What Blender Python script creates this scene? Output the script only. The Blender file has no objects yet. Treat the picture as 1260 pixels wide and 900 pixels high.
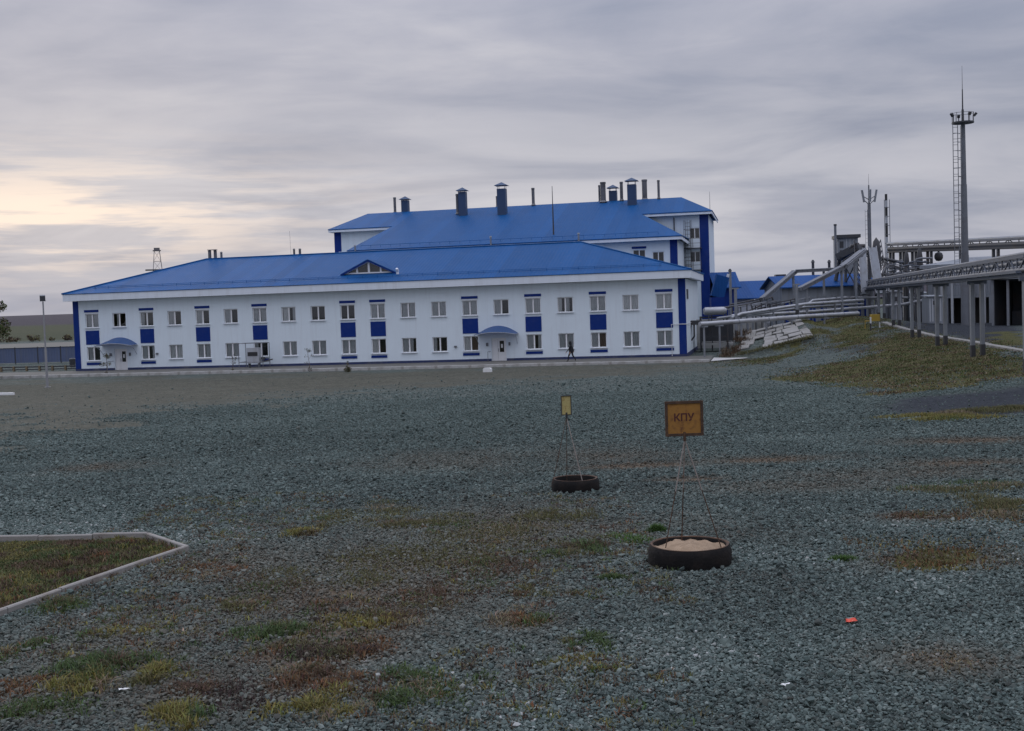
import bpy, bmesh, math, random
import numpy as np
from mathutils import Vector, Matrix

random.seed(7)
rng = np.random.default_rng(11)
SC = bpy.context.scene
COL = SC.collection
R = math.radians

# ------------------------------------------------------------------ camera
FPX, PITCH, ROLL, EYE = 1450.0, 0.0497, 0.0341, Vector((0, 0, 3.5))
_fw = Vector((0, math.cos(PITCH), -math.sin(PITCH)))
_u0 = Vector((0, math.sin(PITCH), math.cos(PITCH)))
_r0 = Vector((1, 0, 0))
RT = _r0 * math.cos(ROLL) - _u0 * math.sin(ROLL)
UP = _u0 * math.cos(ROLL) + _r0 * math.sin(ROLL)
cd = bpy.data.cameras.new('camera')
cd.sensor_width = 36.0
cd.lens = 36.0 * FPX / 1260.0
cd.clip_start = 0.2
cd.clip_end = 9000
cam = bpy.data.objects.new('camera', cd)
COL.objects.link(cam)
cam.matrix_world = Matrix(((RT.x, UP.x, -_fw.x, EYE.x), (RT.y, UP.y, -_fw.y, EYE.y),
                           (RT.z, UP.z, -_fw.z, EYE.z), (0, 0, 0, 1)))
SC.camera = cam

# ------------------------------------------------------------------ sky, sun, exposure
SUN_AZ, SUN_EL = R(-22.0), R(14.0)          # bright patch low on the left, behind the cloud
SUN_DIR = Vector((math.sin(SUN_AZ) * math.cos(SUN_EL), math.cos(SUN_AZ) * math.cos(SUN_EL), math.sin(SUN_EL)))
world = bpy.data.worlds.new('World')
SC.world = world
world.use_nodes = True


class NT:
    """tiny node-tree helper"""
    def __init__(s, nt):
        s.t = nt
        for n in list(nt.nodes):
            nt.nodes.remove(n)

    def n(s, typ, **kw):
        nd = s.t.nodes.new(typ)
        for k, v in kw.items():
            if k.startswith('i_'):
                nd.inputs[k[2:].replace('_', ' ')].default_value = v
            else:
                setattr(nd, k, v)
        return nd

    def l(s, a, b):
        s.t.links.new(a, b)

    def math(s, op, a, b=None, c=None, clamp=False):
        nd = s.t.nodes.new('ShaderNodeMath')
        nd.operation = op
        nd.use_clamp = clamp
        for i, v in enumerate((a, b, c)):
            if v is None:
                continue
            if isinstance(v, (int, float)):
                nd.inputs[i].default_value = v
            else:
                s.l(v, nd.inputs[i])
        return nd.outputs[0]

    def mix(s, fac, a, b, blend='MIX'):
        nd = s.t.nodes.new('ShaderNodeMix')
        nd.data_type = 'RGBA'
        nd.blend_type = blend
        for sock, v in ((nd.inputs[0], fac), (nd.inputs[6], a), (nd.inputs[7], b)):
            if isinstance(v, (int, float)):
                sock.default_value = v
            elif isinstance(v, (tuple, list)):
                sock.default_value = (v[0], v[1], v[2], 1)
            else:
                s.l(v, sock)
        return nd.outputs[2]

    def noise(s, vec, scale, detail=4, rough=.55, dist=0.0):
        nd = s.t.nodes.new('ShaderNodeTexNoise')
        nd.inputs['Scale'].default_value = scale
        nd.inputs['Detail'].default_value = detail
        nd.inputs['Roughness'].default_value = rough
        nd.inputs['Distortion'].default_value = dist
        if vec is not None:
            s.l(vec, nd.inputs['Vector'])
        return nd.outputs['Fac']

    def ramp(s, fac, stops):
        nd = s.t.nodes.new('ShaderNodeValToRGB')
        el = nd.color_ramp.elements
        while len(el) < len(stops):
            el.new(0.5)
        for e, (p, c) in zip(el, stops):
            e.position = p
            if isinstance(c, (int, float)):
                c = (c, c, c)
            e.color = (c[0], c[1], c[2], 1)
        s.l(fac, nd.inputs[0])
        return nd.outputs[0]

    def smooth(s, v, lo, hi):
        nd = s.t.nodes.new('ShaderNodeMapRange')
        nd.interpolation_type = 'SMOOTHSTEP'
        nd.inputs[1].default_value = lo
        nd.inputs[2].default_value = hi
        s.l(v, nd.inputs[0])
        return nd.outputs[0]


def build_world():
    t = NT(world.node_tree)
    out = t.n('ShaderNodeOutputWorld')
    bg = t.n('ShaderNodeBackground')
    t.l(bg.outputs[0], out.inputs[0])
    sky = t.n('ShaderNodeTexSky', sky_type='NISHITA')
    sky.sun_disc = False
    sky.sun_elevation = SUN_EL
    sky.sun_rotation = SUN_AZ
    sky.dust_density = 3.0
    tc = t.n('ShaderNodeTexCoord')
    d = tc.outputs['Generated']
    sep = t.n('ShaderNodeSeparateXYZ')
    t.l(d, sep.inputs[0])
    z = t.math('MAXIMUM', sep.outputs[2], 0.0)
    den = t.math('ADD', z, 0.13)
    px = t.math('DIVIDE', sep.outputs[0], den)
    py = t.math('DIVIDE', sep.outputs[1], den)
    cmb = t.n('ShaderNodeCombineXYZ')
    t.l(px, cmb.inputs[0]); t.l(py, cmb.inputs[1])
    p = cmb.outputs[0]
    # flat cloud deck seen from below: big masses, long streaks, fine wisps
    mo = t.n('ShaderNodeMapping'); mo.inputs['Location'].default_value = SKY_OFF; t.l(p, mo.inputs[0])
    big = t.noise(mo.outputs[0], 0.50, 4, .48, .5)
    mp = t.n('ShaderNodeMapping')
    mp.inputs['Scale'].default_value = (0.85, 1.25, 1)
    mp.inputs['Rotation'].default_value = (0, 0, R(12))
    t.l(p, mp.inputs[0])
    streak = t.noise(mp.outputs[0], 0.9, 6, .55, .6)
    fine = t.noise(mp.outputs[0], 3.2, 5, .6, .5)
    mass = t.math('ADD', t.math('MULTIPLY', big, .60), t.math('ADD', t.math('MULTIPLY', streak, .28), t.math('MULTIPLY', fine, .12)))
    cloud = t.ramp(mass, [(.37, (.222, .258, .362)), (.46, (.308, .338, .435)), (.54, (.420, .435, .520)), (.64, (.60, .595, .645))])
    # standard overcast gradient: the zenith is brighter than the horizon
    cie = t.math('ADD', t.math('MULTIPLY', t.math('MULTIPLY', z, z), SKY_ZEN), SKY_HOR)
    cloud = t.mix(1.0, cloud, (1, 1, 1), 'MULTIPLY')
    gr = t.n('ShaderNodeVectorMath', operation='SCALE')
    t.l(cloud, gr.inputs[0]); t.l(cie, gr.inputs['Scale'])
    cloud = gr.outputs[0]
    # clear-ish blue-grey strip just over the horizon
    low = t.smooth(z, 0.055, 0.008)
    cloud = t.mix(t.math('MULTIPLY', low, .55), cloud, (.36, .385, .48))
    # the sun behind thin cloud, low on the left; the whole lower sky that side is thinner
    hs = Vector((math.sin(SUN_AZ), math.cos(SUN_AZ), 0)); hr = Vector((hs.y, -hs.x, 0))

    def dot(v):
        nd = t.n('ShaderNodeVectorMath', operation='DOT_PRODUCT')
        t.l(d, nd.inputs[0]); nd.inputs[1].default_value = v
        return nd.outputs['Value']
    wa_ = t.math('DIVIDE', t.math('SUBTRACT', dot(hr), .22), .70)
    we_ = t.math('DIVIDE', t.math('SUBTRACT', sep.outputs[2], .090), .075)
    wide = t.math('EXPONENT', t.math('MULTIPLY', t.math('ADD', t.math('MULTIPLY', wa_, wa_), t.math('MULTIPLY', we_, we_)), -1.0))
    wide = t.math('MULTIPLY', wide, t.math('MULTIPLY', t.smooth(dot(hs), 0, .3), t.math('ADD', t.math('MULTIPLY', t.smooth(streak, .35, .6), .6), .4)))
    cloud = t.mix(t.math('MULTIPLY', wide, .85), cloud, (.645, .635, .675))
    a = t.math('DIVIDE', dot(hr), .19)
    e = t.math('DIVIDE', t.math('SUBTRACT', sep.outputs[2], .082), .042)
    q = t.math('ADD', t.math('MULTIPLY', a, a), t.math('MULTIPLY', e, e))
    glow = t.math('EXPONENT', t.math('MULTIPLY', q, -1.0))
    glow = t.math('MULTIPLY', glow, t.smooth(dot(hs), 0, .3))
    mb = t.n('ShaderNodeMapping'); mb.inputs['Scale'].default_value = (5, 5, 60); t.l(d, mb.inputs[0])
    brk = t.smooth(t.noise(mb.outputs[0], 1.0, 5, .6, .15), .42, .60)
    glow = t.math('MULTIPLY', glow, t.math('ADD', t.math('MULTIPLY', brk, 1.0), .12))
    cloud = t.mix(t.math('MULTIPLY', glow, .95, clamp=True), cloud, (1.0, .84, .72))
    # a little of the clear sky comes through
    sk = t.n('ShaderNodeVectorMath', operation='SCALE')
    t.l(sky.outputs[0], sk.inputs[0]); sk.inputs['Scale'].default_value = 0.05
    fin = t.mix(.02, cloud, sk.outputs[0])
    t.l(fin, bg.inputs[0])
    bg.inputs[1].default_value = 1.0


SKY_HOR, SKY_ZEN = 0.88, 3.1
SKY_OFF = (-12.8, 3.3, 0)
build_world()
sd = bpy.data.lights.new('sun', 'SUN')
sd.energy = 0.6
sd.angle = R(30)
sd.color = (1.0, .93, .84)
sun = bpy.data.objects.new('sun', sd)
COL.objects.link(sun)
sun.rotation_euler = SUN_DIR.to_track_quat('Z', 'Y').to_euler()
vs = SC.view_settings
vs.view_transform = 'Standard'
vs.look = 'None'
vs.exposure = 0.0
vs.gamma = 1.0
vs.use_curve_mapping = False


# ------------------------------------------------------------------ helpers
def ray(px, py):
    return _fw + RT * ((px - 630) / FPX) - UP * ((py - 450) / FPX)


def at(px, py, y):
    """the point y metres ahead that a pixel of the photograph shows"""
    r = ray(px, py)
    return EYE + r * (y / r.y)


def sstep(x):
    x = np.clip(x, 0, 1)
    return x * x * (3 - 2 * x)


_perm = rng.random((256, 256))


def vnoise(x, y):
    """value noise, vectorised"""
    xi = np.floor(x).astype(int); yi = np.floor(y).astype(int)
    fx = sstep(x - xi); fy = sstep(y - yi)
    g = lambda i, j: _perm[i & 255, j & 255]
    a = g(xi, yi) * (1 - fx) + g(xi + 1, yi) * fx
    b = g(xi, yi + 1) * (1 - fx) + g(xi + 1, yi + 1) * fx
    return a * (1 - fy) + b * fy


def fbm(x, y, n=4):
    s = 0; w = .5
    for k in range(n):
        s = s + w * vnoise(x * 2 ** k + 17 * k, y * 2 ** k + 31 * k); w *= .5
    return s


def poly_sd(P, x, y):
    """signed distance (inside positive) to a polygon"""
    inside = np.zeros(x.shape, bool); dmin = np.full(x.shape, 1e9)
    n = len(P)
    for i in range(n):
        ax, ay = P[i]; bx, by = P[(i + 1) % n]
        c = ((ay > y) != (by > y)) & (x < (bx - ax) * (y - ay) / (by - ay + 1e-12) + ax)
        inside ^= c
        ex, ey = bx - ax, by - ay
        tt = np.clip(((x - ax) * ex + (y - ay) * ey) / (ex * ex + ey * ey + 1e-9), 0, 1)
        dmin = np.minimum(dmin, np.hypot(x - ax - tt * ex, y - ay - tt * ey))
    return np.where(inside, dmin, -dmin)


TLp, TRp, BRp, BLp = at(921, 407, 106.5), at(985, 392.5, 108.5), at(1002, 413, 101.5), at(903, 437, 101.0)
BANK_XY = np.array([(q.x, q.y) for q in (BLp, BRp, TRp, TLp)])
_A = np.array([(q.x, q.y, 1.0) for q in (BLp, BRp, TRp, TLp)])
BANK_N = np.linalg.lstsq(_A, np.array([q.z for q in (BLp, BRp, TRp, TLp)]), rcond=None)[0]


def ground(x, y):
    """terrain height: gravel yard falling away to the offices, terrace on the right, far field"""
    x = np.asarray(x, float); y = np.asarray(y, float)
    z = -0.021 * np.clip(y - 16, -20, None)
    z = np.where(z < -1.35, -1.35 - .25 * (1 - np.exp(-(-1.35 - z) / .25)), z)
    xt = 11 + (y - 38) * .14
    m = sstep((x - xt) / 13) * sstep((y - 36) / 16) * (1 - sstep((y - 330) / 120))
    z = z * (1 - m) + m * .12
    hump = 1.5 * np.exp(-((x - 31) / 8) ** 2 - ((y - 113) / 11.0) ** 2)
    z = z + hump * sstep((x - 20.5) / 6.0)
    # the paved bank: terrain follows the plane of the slabs and runs out softly around it
    d = poly_sd(BANK_XY, x, y)
    pl = BANK_N[0] * x + BANK_N[1] * y + BANK_N[2] - .16
    k = sstep((d + 3.0) / 3.0)
    z = z * (1 - k) + np.where(d > -3.0, np.clip(pl, -1.6, 1.7), z) * k
    z = z + sstep((y - 420) / 1500) * 18 + sstep((y - 420) / 1500) * 4 * (vnoise(x / 500, y / 500) - .5)
    near = 1 - sstep((y - 60) / 30)
    z = z + near * (.10 * (fbm(x / 6, y / 6, 3) - .45) + .03 * (fbm(x / 1.3 + 50, y / 1.3, 2) - .4))
    return z


def gp(px, py):
    """where the ray through a pixel meets the terrain"""
    r = ray(px, py)
    lo = 2.0
    t = lo
    while t < 3000:
        q = EYE + r * t
        if q.z < float(ground(q.x, q.y)):
            break
        lo = t; t *= 1.02
    hi = t
    for _ in range(40):
        mid = (lo + hi) / 2
        q = EYE + r * mid
        if q.z < float(ground(q.x, q.y)):
            hi = mid
        else:
            lo = mid
    return EYE + r * hi


def gz(x, y):
    return float(ground(x, y))


def tag(o, label=None, cat=None, group=None, kind=None):
    if label: o['label'] = label
    if cat: o['category'] = cat
    if group: o['group'] = group
    if kind: o['kind'] = kind
    return o


def empty(name, loc, rz=0, label=None, cat=None, group=None):
    o = bpy.data.objects.new(name, None)
    o.empty_display_size = .3
    COL.objects.link(o)
    o.location = loc
    o.rotation_euler = (0, 0, rz)
    return tag(o, label, cat, group)


def link(name, me, parent=None, loc=None):
    o = bpy.data.objects.new(name, me)
    COL.objects.link(o)
    if parent is not None: o.parent = parent
    if loc is not None: o.location = loc
    return o


class MB:
    def __init__(s):
        s.v = []; s.f = []

    def quad(s, *p):
        i = len(s.v)
        s.v += [tuple(q) for q in p]
        s.f.append(tuple(range(i, i + len(p))))
        return s

    def box(s, x0, x1, y0, y1, z0, z1):
        i = len(s.v)
        s.v += [(x, y, z) for z in (z0, z1) for y in (y0, y1) for x in (x0, x1)]
        for f in ((0, 2, 3, 1), (4, 5, 7, 6), (0, 1, 5, 4), (2, 6, 7, 3), (0, 4, 6, 2), (1, 3, 7, 5)):
            s.f.append(tuple(i + k for k in f))
        return s

    def obox(s, p0, p1, w, h, up=(0, 0, 1)):
        """bar with rectangular section from p0 to p1; w sideways, h along up"""
        p0 = Vector(p0); p1 = Vector(p1)
        ax = (p1 - p0).normalized(); up = Vector(up)
        sd_ = ax.cross(up)
        if sd_.length < 1e-4: sd_ = ax.cross(Vector((0, 1, 0)))
        sd_.normalize(); u = sd_.cross(ax)
        i = len(s.v)
        for p in (p0, p1):
            for a, b in ((-1, -1), (1, -1), (1, 1), (-1, 1)):
                s.v.append(tuple(p + sd_ * (a * w / 2) + u * (b * h / 2)))
        for f in ((0, 1, 2, 3), (7, 6, 5, 4), (0, 4, 5, 1), (1, 5, 6, 2), (2, 6, 7, 3), (3, 7, 4, 0)):
            s.f.append(tuple(i + k for k in f))
        return s

    def tube(s, p0, p1, r0, r1=None, n=10, cap=True):
        p0 = Vector(p0); p1 = Vector(p1)
        if r1 is None: r1 = r0
        ax = (p1 - p0).normalized()
        a = ax.cross(Vector((0, 0, 1)))
        if a.length < 1e-3: a = Vector((1, 0, 0))
        a.normalize(); b = ax.cross(a)
        i = len(s.v)
        for p, r in ((p0, r0), (p1, r1)):
            for k in range(n):
                t = 2 * math.pi * k / n
                s.v.append(tuple(p + a * (r * math.cos(t)) + b * (r * math.sin(t))))
        for k in range(n):
            s.f.append((i + k, i + (k + 1) % n, i + n + (k + 1) % n, i + n + k))
        if cap:
            s.f.append(tuple(i + k for k in range(n))[::-1]); s.f.append(tuple(i + n + k for k in range(n)))
        return s

    def path(s, pts, r, n=10):
        """round pipe along a polyline with mitred bends"""
        pts = [Vector(p) for p in pts]
        i0 = len(s.v)
        for j, p in enumerate(pts):
            d0 = (p - pts[j - 1]).normalized() if j else (pts[1] - p).normalized()
            d1 = (pts[j + 1] - p).normalized() if j < len(pts) - 1 else d0
            ax = (d0 + d1).normalized()
            a = ax.cross(Vector((0, 0, 1)))
            if a.length < 1e-2: a = ax.cross(Vector((0, 1, 0)))
            a.normalize(); b = ax.cross(a)
            for k in range(n):
                t = 2 * math.pi * k / n
                s.v.append(tuple(p + a * (r * math.cos(t)) + b * (r * math.sin(t))))
        for j in range(len(pts) - 1):
            for k in range(n):
                q = i0 + j * n
                s.f.append((q + k, q + (k + 1) % n, q + n + (k + 1) % n, q + n + k))
        s.f.append(tuple(i0 + k for k in range(n))); s.f.append(tuple(i0 + (len(pts) - 1) * n + k for k in range(n)))
        return s

    def lathe(s, prof, n=32, c=(0, 0, 0), wob=None):
        i = len(s.v); m = len(prof)
        for k in range(n):
            t = 2 * math.pi * k / n
            for j, (r, z) in enumerate(prof):
                rr = r * (wob(t, j) if wob else 1)
                s.v.append((c[0] + rr * math.cos(t), c[1] + rr * math.sin(t), c[2] + z))
        for k in range(n):
            for j in range(m - 1):
                a = i + k * m + j; b = i + ((k + 1) % n) * m + j
                s.f.append((a, b, b + 1, a + 1))
        return s

    def prism(s, poly, a, b, axis='y'):
        """extrude a 2D outline between a and b along an axis"""
        def P(q, t):
            return {'y': (q[0], t, q[1]), 'x': (t, q[0], q[1]), 'z': (q[0], q[1], t)}[axis]
        i = len(s.v); n = len(poly)
        for t in (a, b):
            s.v += [P(q, t) for q in poly]
        s.f.append(tuple(range(i, i + n))); s.f.append(tuple(range(i + 2 * n - 1, i + n - 1, -1)))
        for k in range(n):
            s.f.append((i + k, i + n + k, i + n + (k + 1) % n, i + (k + 1) % n))
        return s

    def mesh(s, name, m, smooth=False):
        me = bpy.data.meshes.new(name)
        me.from_pydata(s.v, [], s.f)
        bm = bmesh.new(); bm.from_mesh(me)
        bmesh.ops.recalc_face_normals(bm, faces=bm.faces)
        bm.to_mesh(me); bm.free()
        if smooth:
            for p in me.polygons: p.use_smooth = True
            try: me.set_sharp_from_angle(angle=R(40))
            except Exception: pass
        if m is not None: me.materials.append(MAT[m] if isinstance(m, str) else m)
        return me

    def build(s, name, m, parent=None, smooth=False, loc=None):
        return link(name, s.mesh(name, m, smooth), parent, loc)


def dup(o, parent=None):
    c = o.copy(); COL.objects.link(c)
    c.parent = parent
    for ch in list(o.children): dup(ch, c)
    return c


# ------------------------------------------------------------------ materials
MAT = {}


def surf(name, col, rough=.6, metal=0.0, var=.12, vscale=1.5, bump=0.0, bscale=30, dirt=None, dscale=.6, damt=.35, spec=.5, streak=False):
    """painted / plain surface with uneven tone, optional dirt blotches and fine relief"""
    m = bpy.data.materials.new(name)
    m.use_nodes = True
    t = NT(m.node_tree)
    out = t.n('ShaderNodeOutputMaterial'); b = t.n('ShaderNodeBsdfPrincipled')
    t.l(b.outputs[0], out.inputs[0])
    tc = t.n('ShaderNodeTexCoord'); v = tc.outputs['Object']
    n1 = t.noise(v, vscale, 5, .6, .3)
    c = t.mix(n1, tuple(x * (1 - var) for x in col), tuple(min(1, x * (1 + var)) for x in col))
    if dirt:
        vv = v
        if streak:
            mp = t.n('ShaderNodeMapping'); mp.inputs['Scale'].default_value = (3.5, 3.5, .22)
            t.l(v, mp.inputs[0]); vv = mp.outputs[0]
        n2 = t.noise(vv, dscale, 6, .65, .4)
        c = t.mix(t.math('MULTIPLY', t.smooth(n2, .45, .72), damt), c, dirt)
    t.l(c, b.inputs['Base Color'])
    b.inputs['Metallic'].default_value = metal
    b.inputs['Specular IOR Level'].default_value = spec
    rr = t.math('ADD', t.math('MULTIPLY', n1, .2), rough - .1)
    t.l(rr, b.inputs['Roughness'])
    if bump:
        n3 = t.noise(v, bscale, 4, .6)
        bp = t.n('ShaderNodeBump'); bp.inputs['Strength'].default_value = bump; bp.inputs['Distance'].default_value = .02
        t.l(n3, bp.inputs['Height']); t.l(bp.outputs[0], b.inputs['Normal'])
    MAT[name] = m
    return m


surf('wall_white', (.74, .82, .87), .8, var=.05, vscale=.5, bump=.25, bscale=25, dirt=(.50, .50, .52), dscale=.9, damt=.16, streak=True)
surf('fascia_white', (.76, .81, .87), .5, var=.05, dirt=(.5, .5, .5), dscale=.5, damt=.25, streak=True)
surf('blue_paint', (.003, .028, .19), .6, spec=.2, var=.14, vscale=.8, dirt=(.06, .08, .2), damt=.3)
surf('plinth_blue', (.022, .035, .11), .7, var=.2, vscale=.8, dirt=(.12, .12, .13), dscale=.7, damt=.6)
surf('frame_white', (.82, .82, .82), .4, var=.03)
surf('sill_white', (.72, .74, .78), .5, var=.06)
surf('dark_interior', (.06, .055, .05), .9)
surf('curtain_grey', (.72, .74, .76), .9, var=.15, vscale=2)
surf('curtain_white', (.90, .91, .92), .9, var=.1, vscale=2)
surf('curtain_brown', (.20, .13, .09), .9, var=.2)
surf('galv', (.25, .265, .29), .5, metal=.35, var=.2, vscale=1.2, dirt=(.16, .14, .12), dscale=.7, damt=.5)
surf('pipe_wrap', (.40, .41, .43), .42, metal=.5, var=.18, vscale=1.5, dirt=(.22, .2, .18), dscale=.8, damt=.6, bump=.15, bscale=6)
surf('post_steel', (.20, .215, .235), .6, metal=.15, var=.2, dirt=(.1, .09, .08), damt=.5)
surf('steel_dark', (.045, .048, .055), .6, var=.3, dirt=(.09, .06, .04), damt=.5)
surf('steel_grey', (.16, .17, .19), .55, metal=.2, var=.25, dirt=(.08, .06, .05), damt=.5)
surf('rack_steel', (.085, .10, .13), .55, metal=.2, var=.25, dirt=(.07, .055, .045), damt=.4)
surf('sheet_grey', (.24, .26, .29), .6, metal=.1, var=.15, dirt=(.13, .12, .11), damt=.5, streak=True)
surf('sheet_pale', (.44, .46, .49), .6, var=.1, dirt=(.25, .24, .22), damt=.5, streak=True)
surf('concrete', (.37, .37, .36), .9, var=.18, vscale=.8, bump=.3, bscale=18, dirt=(.18, .17, .15), dscale=1.1, damt=.6)
surf('concrete_pale', (.46, .45, .43), .9, var=.18, vscale=1.5, bump=.4, bscale=22, dirt=(.2, .18, .15), dscale=1.7, damt=.7)
surf('slab_grey', (.27, .262, .245), .95, var=.3, vscale=.9, bump=.4, bscale=15, dirt=(.13, .12, .09), dscale=1.1, damt=.75)
surf('asphalt_worn', (.115, .112, .10), .95, var=.25, vscale=.5, bump=.3, bscale=15, dirt=(.17, .15, .12), dscale=.7, damt=.5)
surf('kerb_pink', (.27, .255, .235), .9, var=.16, vscale=2.5, bump=.4, bscale=40, dirt=(.2, .17, .14), dscale=2.2, damt=.65)
surf('pipe_black', (.03, .03, .032), .6, var=.3)
surf('rubber', (.013, .012, .012), .85, var=.35, vscale=6, bump=.6, bscale=25, dirt=(.04, .03, .024), dscale=3, damt=.4, spec=.15)
surf('rust', (.065, .036, .022), .85, var=.35, vscale=8, bump=.5, bscale=50, dirt=(.16, .08, .035), dscale=9, damt=.7)
surf('rod_pale', (.28, .24, .21), .7, var=.3, vscale=12, dirt=(.13, .06, .035), dscale=8, damt=.9)
surf('sign_orange', (.33, .155, .028), .75, var=.35, vscale=7, dirt=(.11, .040, .016), dscale=6.5, damt=.9)
surf('sign_yellow', (.46, .38, .15), .7, var=.2, vscale=8, dirt=(.27, .16, .05), dscale=14, damt=.9)
surf('ink_red', (.085, .022, .016), .8, var=.3, vscale=20)
surf('soil_sand', (.36, .255, .165), .95, var=.2, vscale=5, bump=.8, bscale=60, dirt=(.20, .14, .09), dscale=4, damt=.6)
surf('bark', (.10, .075, .055), .95, var=.3, vscale=8, bump=.6, bscale=25)
surf('yellow_paint', (.36, .24, .03), .6, var=.2, dirt=(.2, .12, .03), damt=.5)
surf('post_white', (.66, .67, .68), .6, var=.12, dirt=(.3, .28, .25), damt=.5)
surf('fence_blue', (.095, .125, .215), .6, var=.2, vscale=.6, dirt=(.12, .13, .16), damt=.5, streak=True)
surf('ochre', (.20, .15, .09), .9, var=.3, vscale=2)
surf('lamp_grey', (.30, .30, .31), .5, metal=.2, var=.12)
surf('skin', (.45, .28, .21), .6, var=.08)
surf('jacket', (.012, .012, .016), .85, var=.3, vscale=6)
surf('shoe', (.02, .02, .02), .7)
surf('litter_red', (.65, .07, .03), .5, var=.15, vscale=20)
surf('litter_white', (.8, .8, .78), .6, var=.05)
surf('canopy_frame', (.42, .46, .52), .5, metal=.2)
surf('duct_blue', (.028, .060, .13), .5, var=.2, vscale=.8)
surf('flue_steel', (.16, .16, .17), .5, metal=.4, var=.3, dirt=(.06, .05, .05), damt=.6)
surf('derrick', (.16, .15, .16), .7)
surf('shed_white', (.62, .64, .68), .7, var=.08)


def roof_blue(name, col, along='x'):
    m = bpy.data.materials.new(name); m.use_nodes = True
    t = NT(m.node_tree)
    out = t.n('ShaderNodeOutputMaterial'); b = t.n('ShaderNodeBsdfPrincipled')
    t.l(b.outputs[0], out.inputs[0])
    tc = t.n('ShaderNodeTexCoord'); v = tc.outputs['Object']
    sep = t.n('ShaderNodeSeparateXYZ'); t.l(v, sep.inputs[0])
    # sheet-by-sheet tone: each 1.15 m sheet slightly different
    sh = t.math('FLOOR', t.math('DIVIDE', sep.outputs[0 if along == 'x' else 1], 1.15))
    wn = t.n('ShaderNodeTexWhiteNoise', noise_dimensions='1D'); t.l(sh, wn.inputs['W'])
    n1 = t.noise(v, .35, 5, .6, .5)
    f = t.math('ADD', t.math('MULTIPLY', wn.outputs['Value'], .45), t.math('MULTIPLY', n1, .55))
    c = t.mix(f, tuple(x * .80 for x in col), tuple(x * 1.22 for x in col))
    n2 = t.noise(v, 1.6, 6, .7)
    c = t.mix(t.math('MULTIPLY', t.smooth(n2, .52, .75), .22), c, (.10, .14, .22))
    t.l(c, b.inputs['Base Color'])
    b.inputs['Roughness'].default_value = .55
    b.inputs['Specular IOR Level'].default_value = .12
    wv = t.math('SINE', t.math('MULTIPLY', sep.outputs[0 if along == 'x' else 1], 2 * math.pi / .35))
    hh = t.math('ADD', wv, t.math('SINE', t.math('MULTIPLY', sep.outputs[2], 2 * math.pi / .12)))
    bp = t.n('ShaderNodeBump'); bp.inputs['Strength'].default_value = .35; bp.inputs['Distance'].default_value = .02
    t.l(hh, bp.inputs['Height']); t.l(bp.outputs[0], b.inputs['Normal'])
    MAT[name] = m


roof_blue('roof_blue', (.004, .072, .225))
roof_blue('shed_blue', (.008, .062, .22))


def glass(name, tint, base=.10):
    m = bpy.data.materials.new(name); m.use_nodes = True
    t = NT(m.node_tree)
    out = t.n('ShaderNodeOutputMaterial')
    tr = t.n('ShaderNodeBsdfTransparent'); tr.inputs[0].default_value = (*tint, 1)
    gl = t.n('ShaderNodeBsdfGlossy'); gl.inputs['Roughness'].default_value = .03
    fr = t.n('ShaderNodeFresnel'); fr.inputs[0].default_value = 1.5
    f = t.math('ADD', fr.outputs[0], base - .04, clamp=True)
    mx = t.n('ShaderNodeMixShader')
    t.l(f, mx.inputs[0]); t.l(tr.outputs[0], mx.inputs[1]); t.l(gl.outputs[0], mx.inputs[2])
    t.l(mx.outputs[0], out.inputs[0])
    MAT[name] = m


glass('glass', (.95, .96, .96), .06)


def canopy_mat():
    m = bpy.data.materials.new('canopy_blue'); m.use_nodes = True
    t = NT(m.node_tree)
    out = t.n('ShaderNodeOutputMaterial')
    b = t.n('ShaderNodeBsdfPrincipled'); b.inputs['Base Color'].default_value = (.07, .16, .38, 1); b.inputs['Roughness'].default_value = .25
    tl = t.n('ShaderNodeBsdfTranslucent'); tl.inputs[0].default_value = (.10, .24, .55, 1)
    mx = t.n('ShaderNodeMixShader'); mx.inputs[0].default_value = .45
    t.l(b.outputs[0], mx.inputs[1]); t.l(tl.outputs[0], mx.inputs[2]); t.l(mx.outputs[0], out.inputs[0])
    MAT['canopy_blue'] = m


canopy_mat()


def foliage_mat(name):
    """blade / leaf material, colour carried by the plant itself"""
    m = bpy.data.materials.new(name); m.use_nodes = True
    t = NT(m.node_tree)
    out = t.n('ShaderNodeOutputMaterial')
    at_ = t.n('ShaderNodeAttribute', attribute_name='col')
    b = t.n('ShaderNodeBsdfPrincipled'); b.inputs['Roughness'].default_value = .75; b.inputs['Specular IOR Level'].default_value = .2
    tl = t.n('ShaderNodeBsdfTranslucent')
    t.l(at_.outputs['Color'], b.inputs['Base Color']); t.l(at_.outputs['Color'], tl.inputs[0])
    mx = t.n('ShaderNodeMixShader'); mx.inputs[0].default_value = .25
    t.l(b.outputs[0], mx.inputs[1]); t.l(tl.outputs[0], mx.inputs[2]); t.l(mx.outputs[0], out.inputs[0])
    MAT[name] = m


foliage_mat('foliage')


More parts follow.
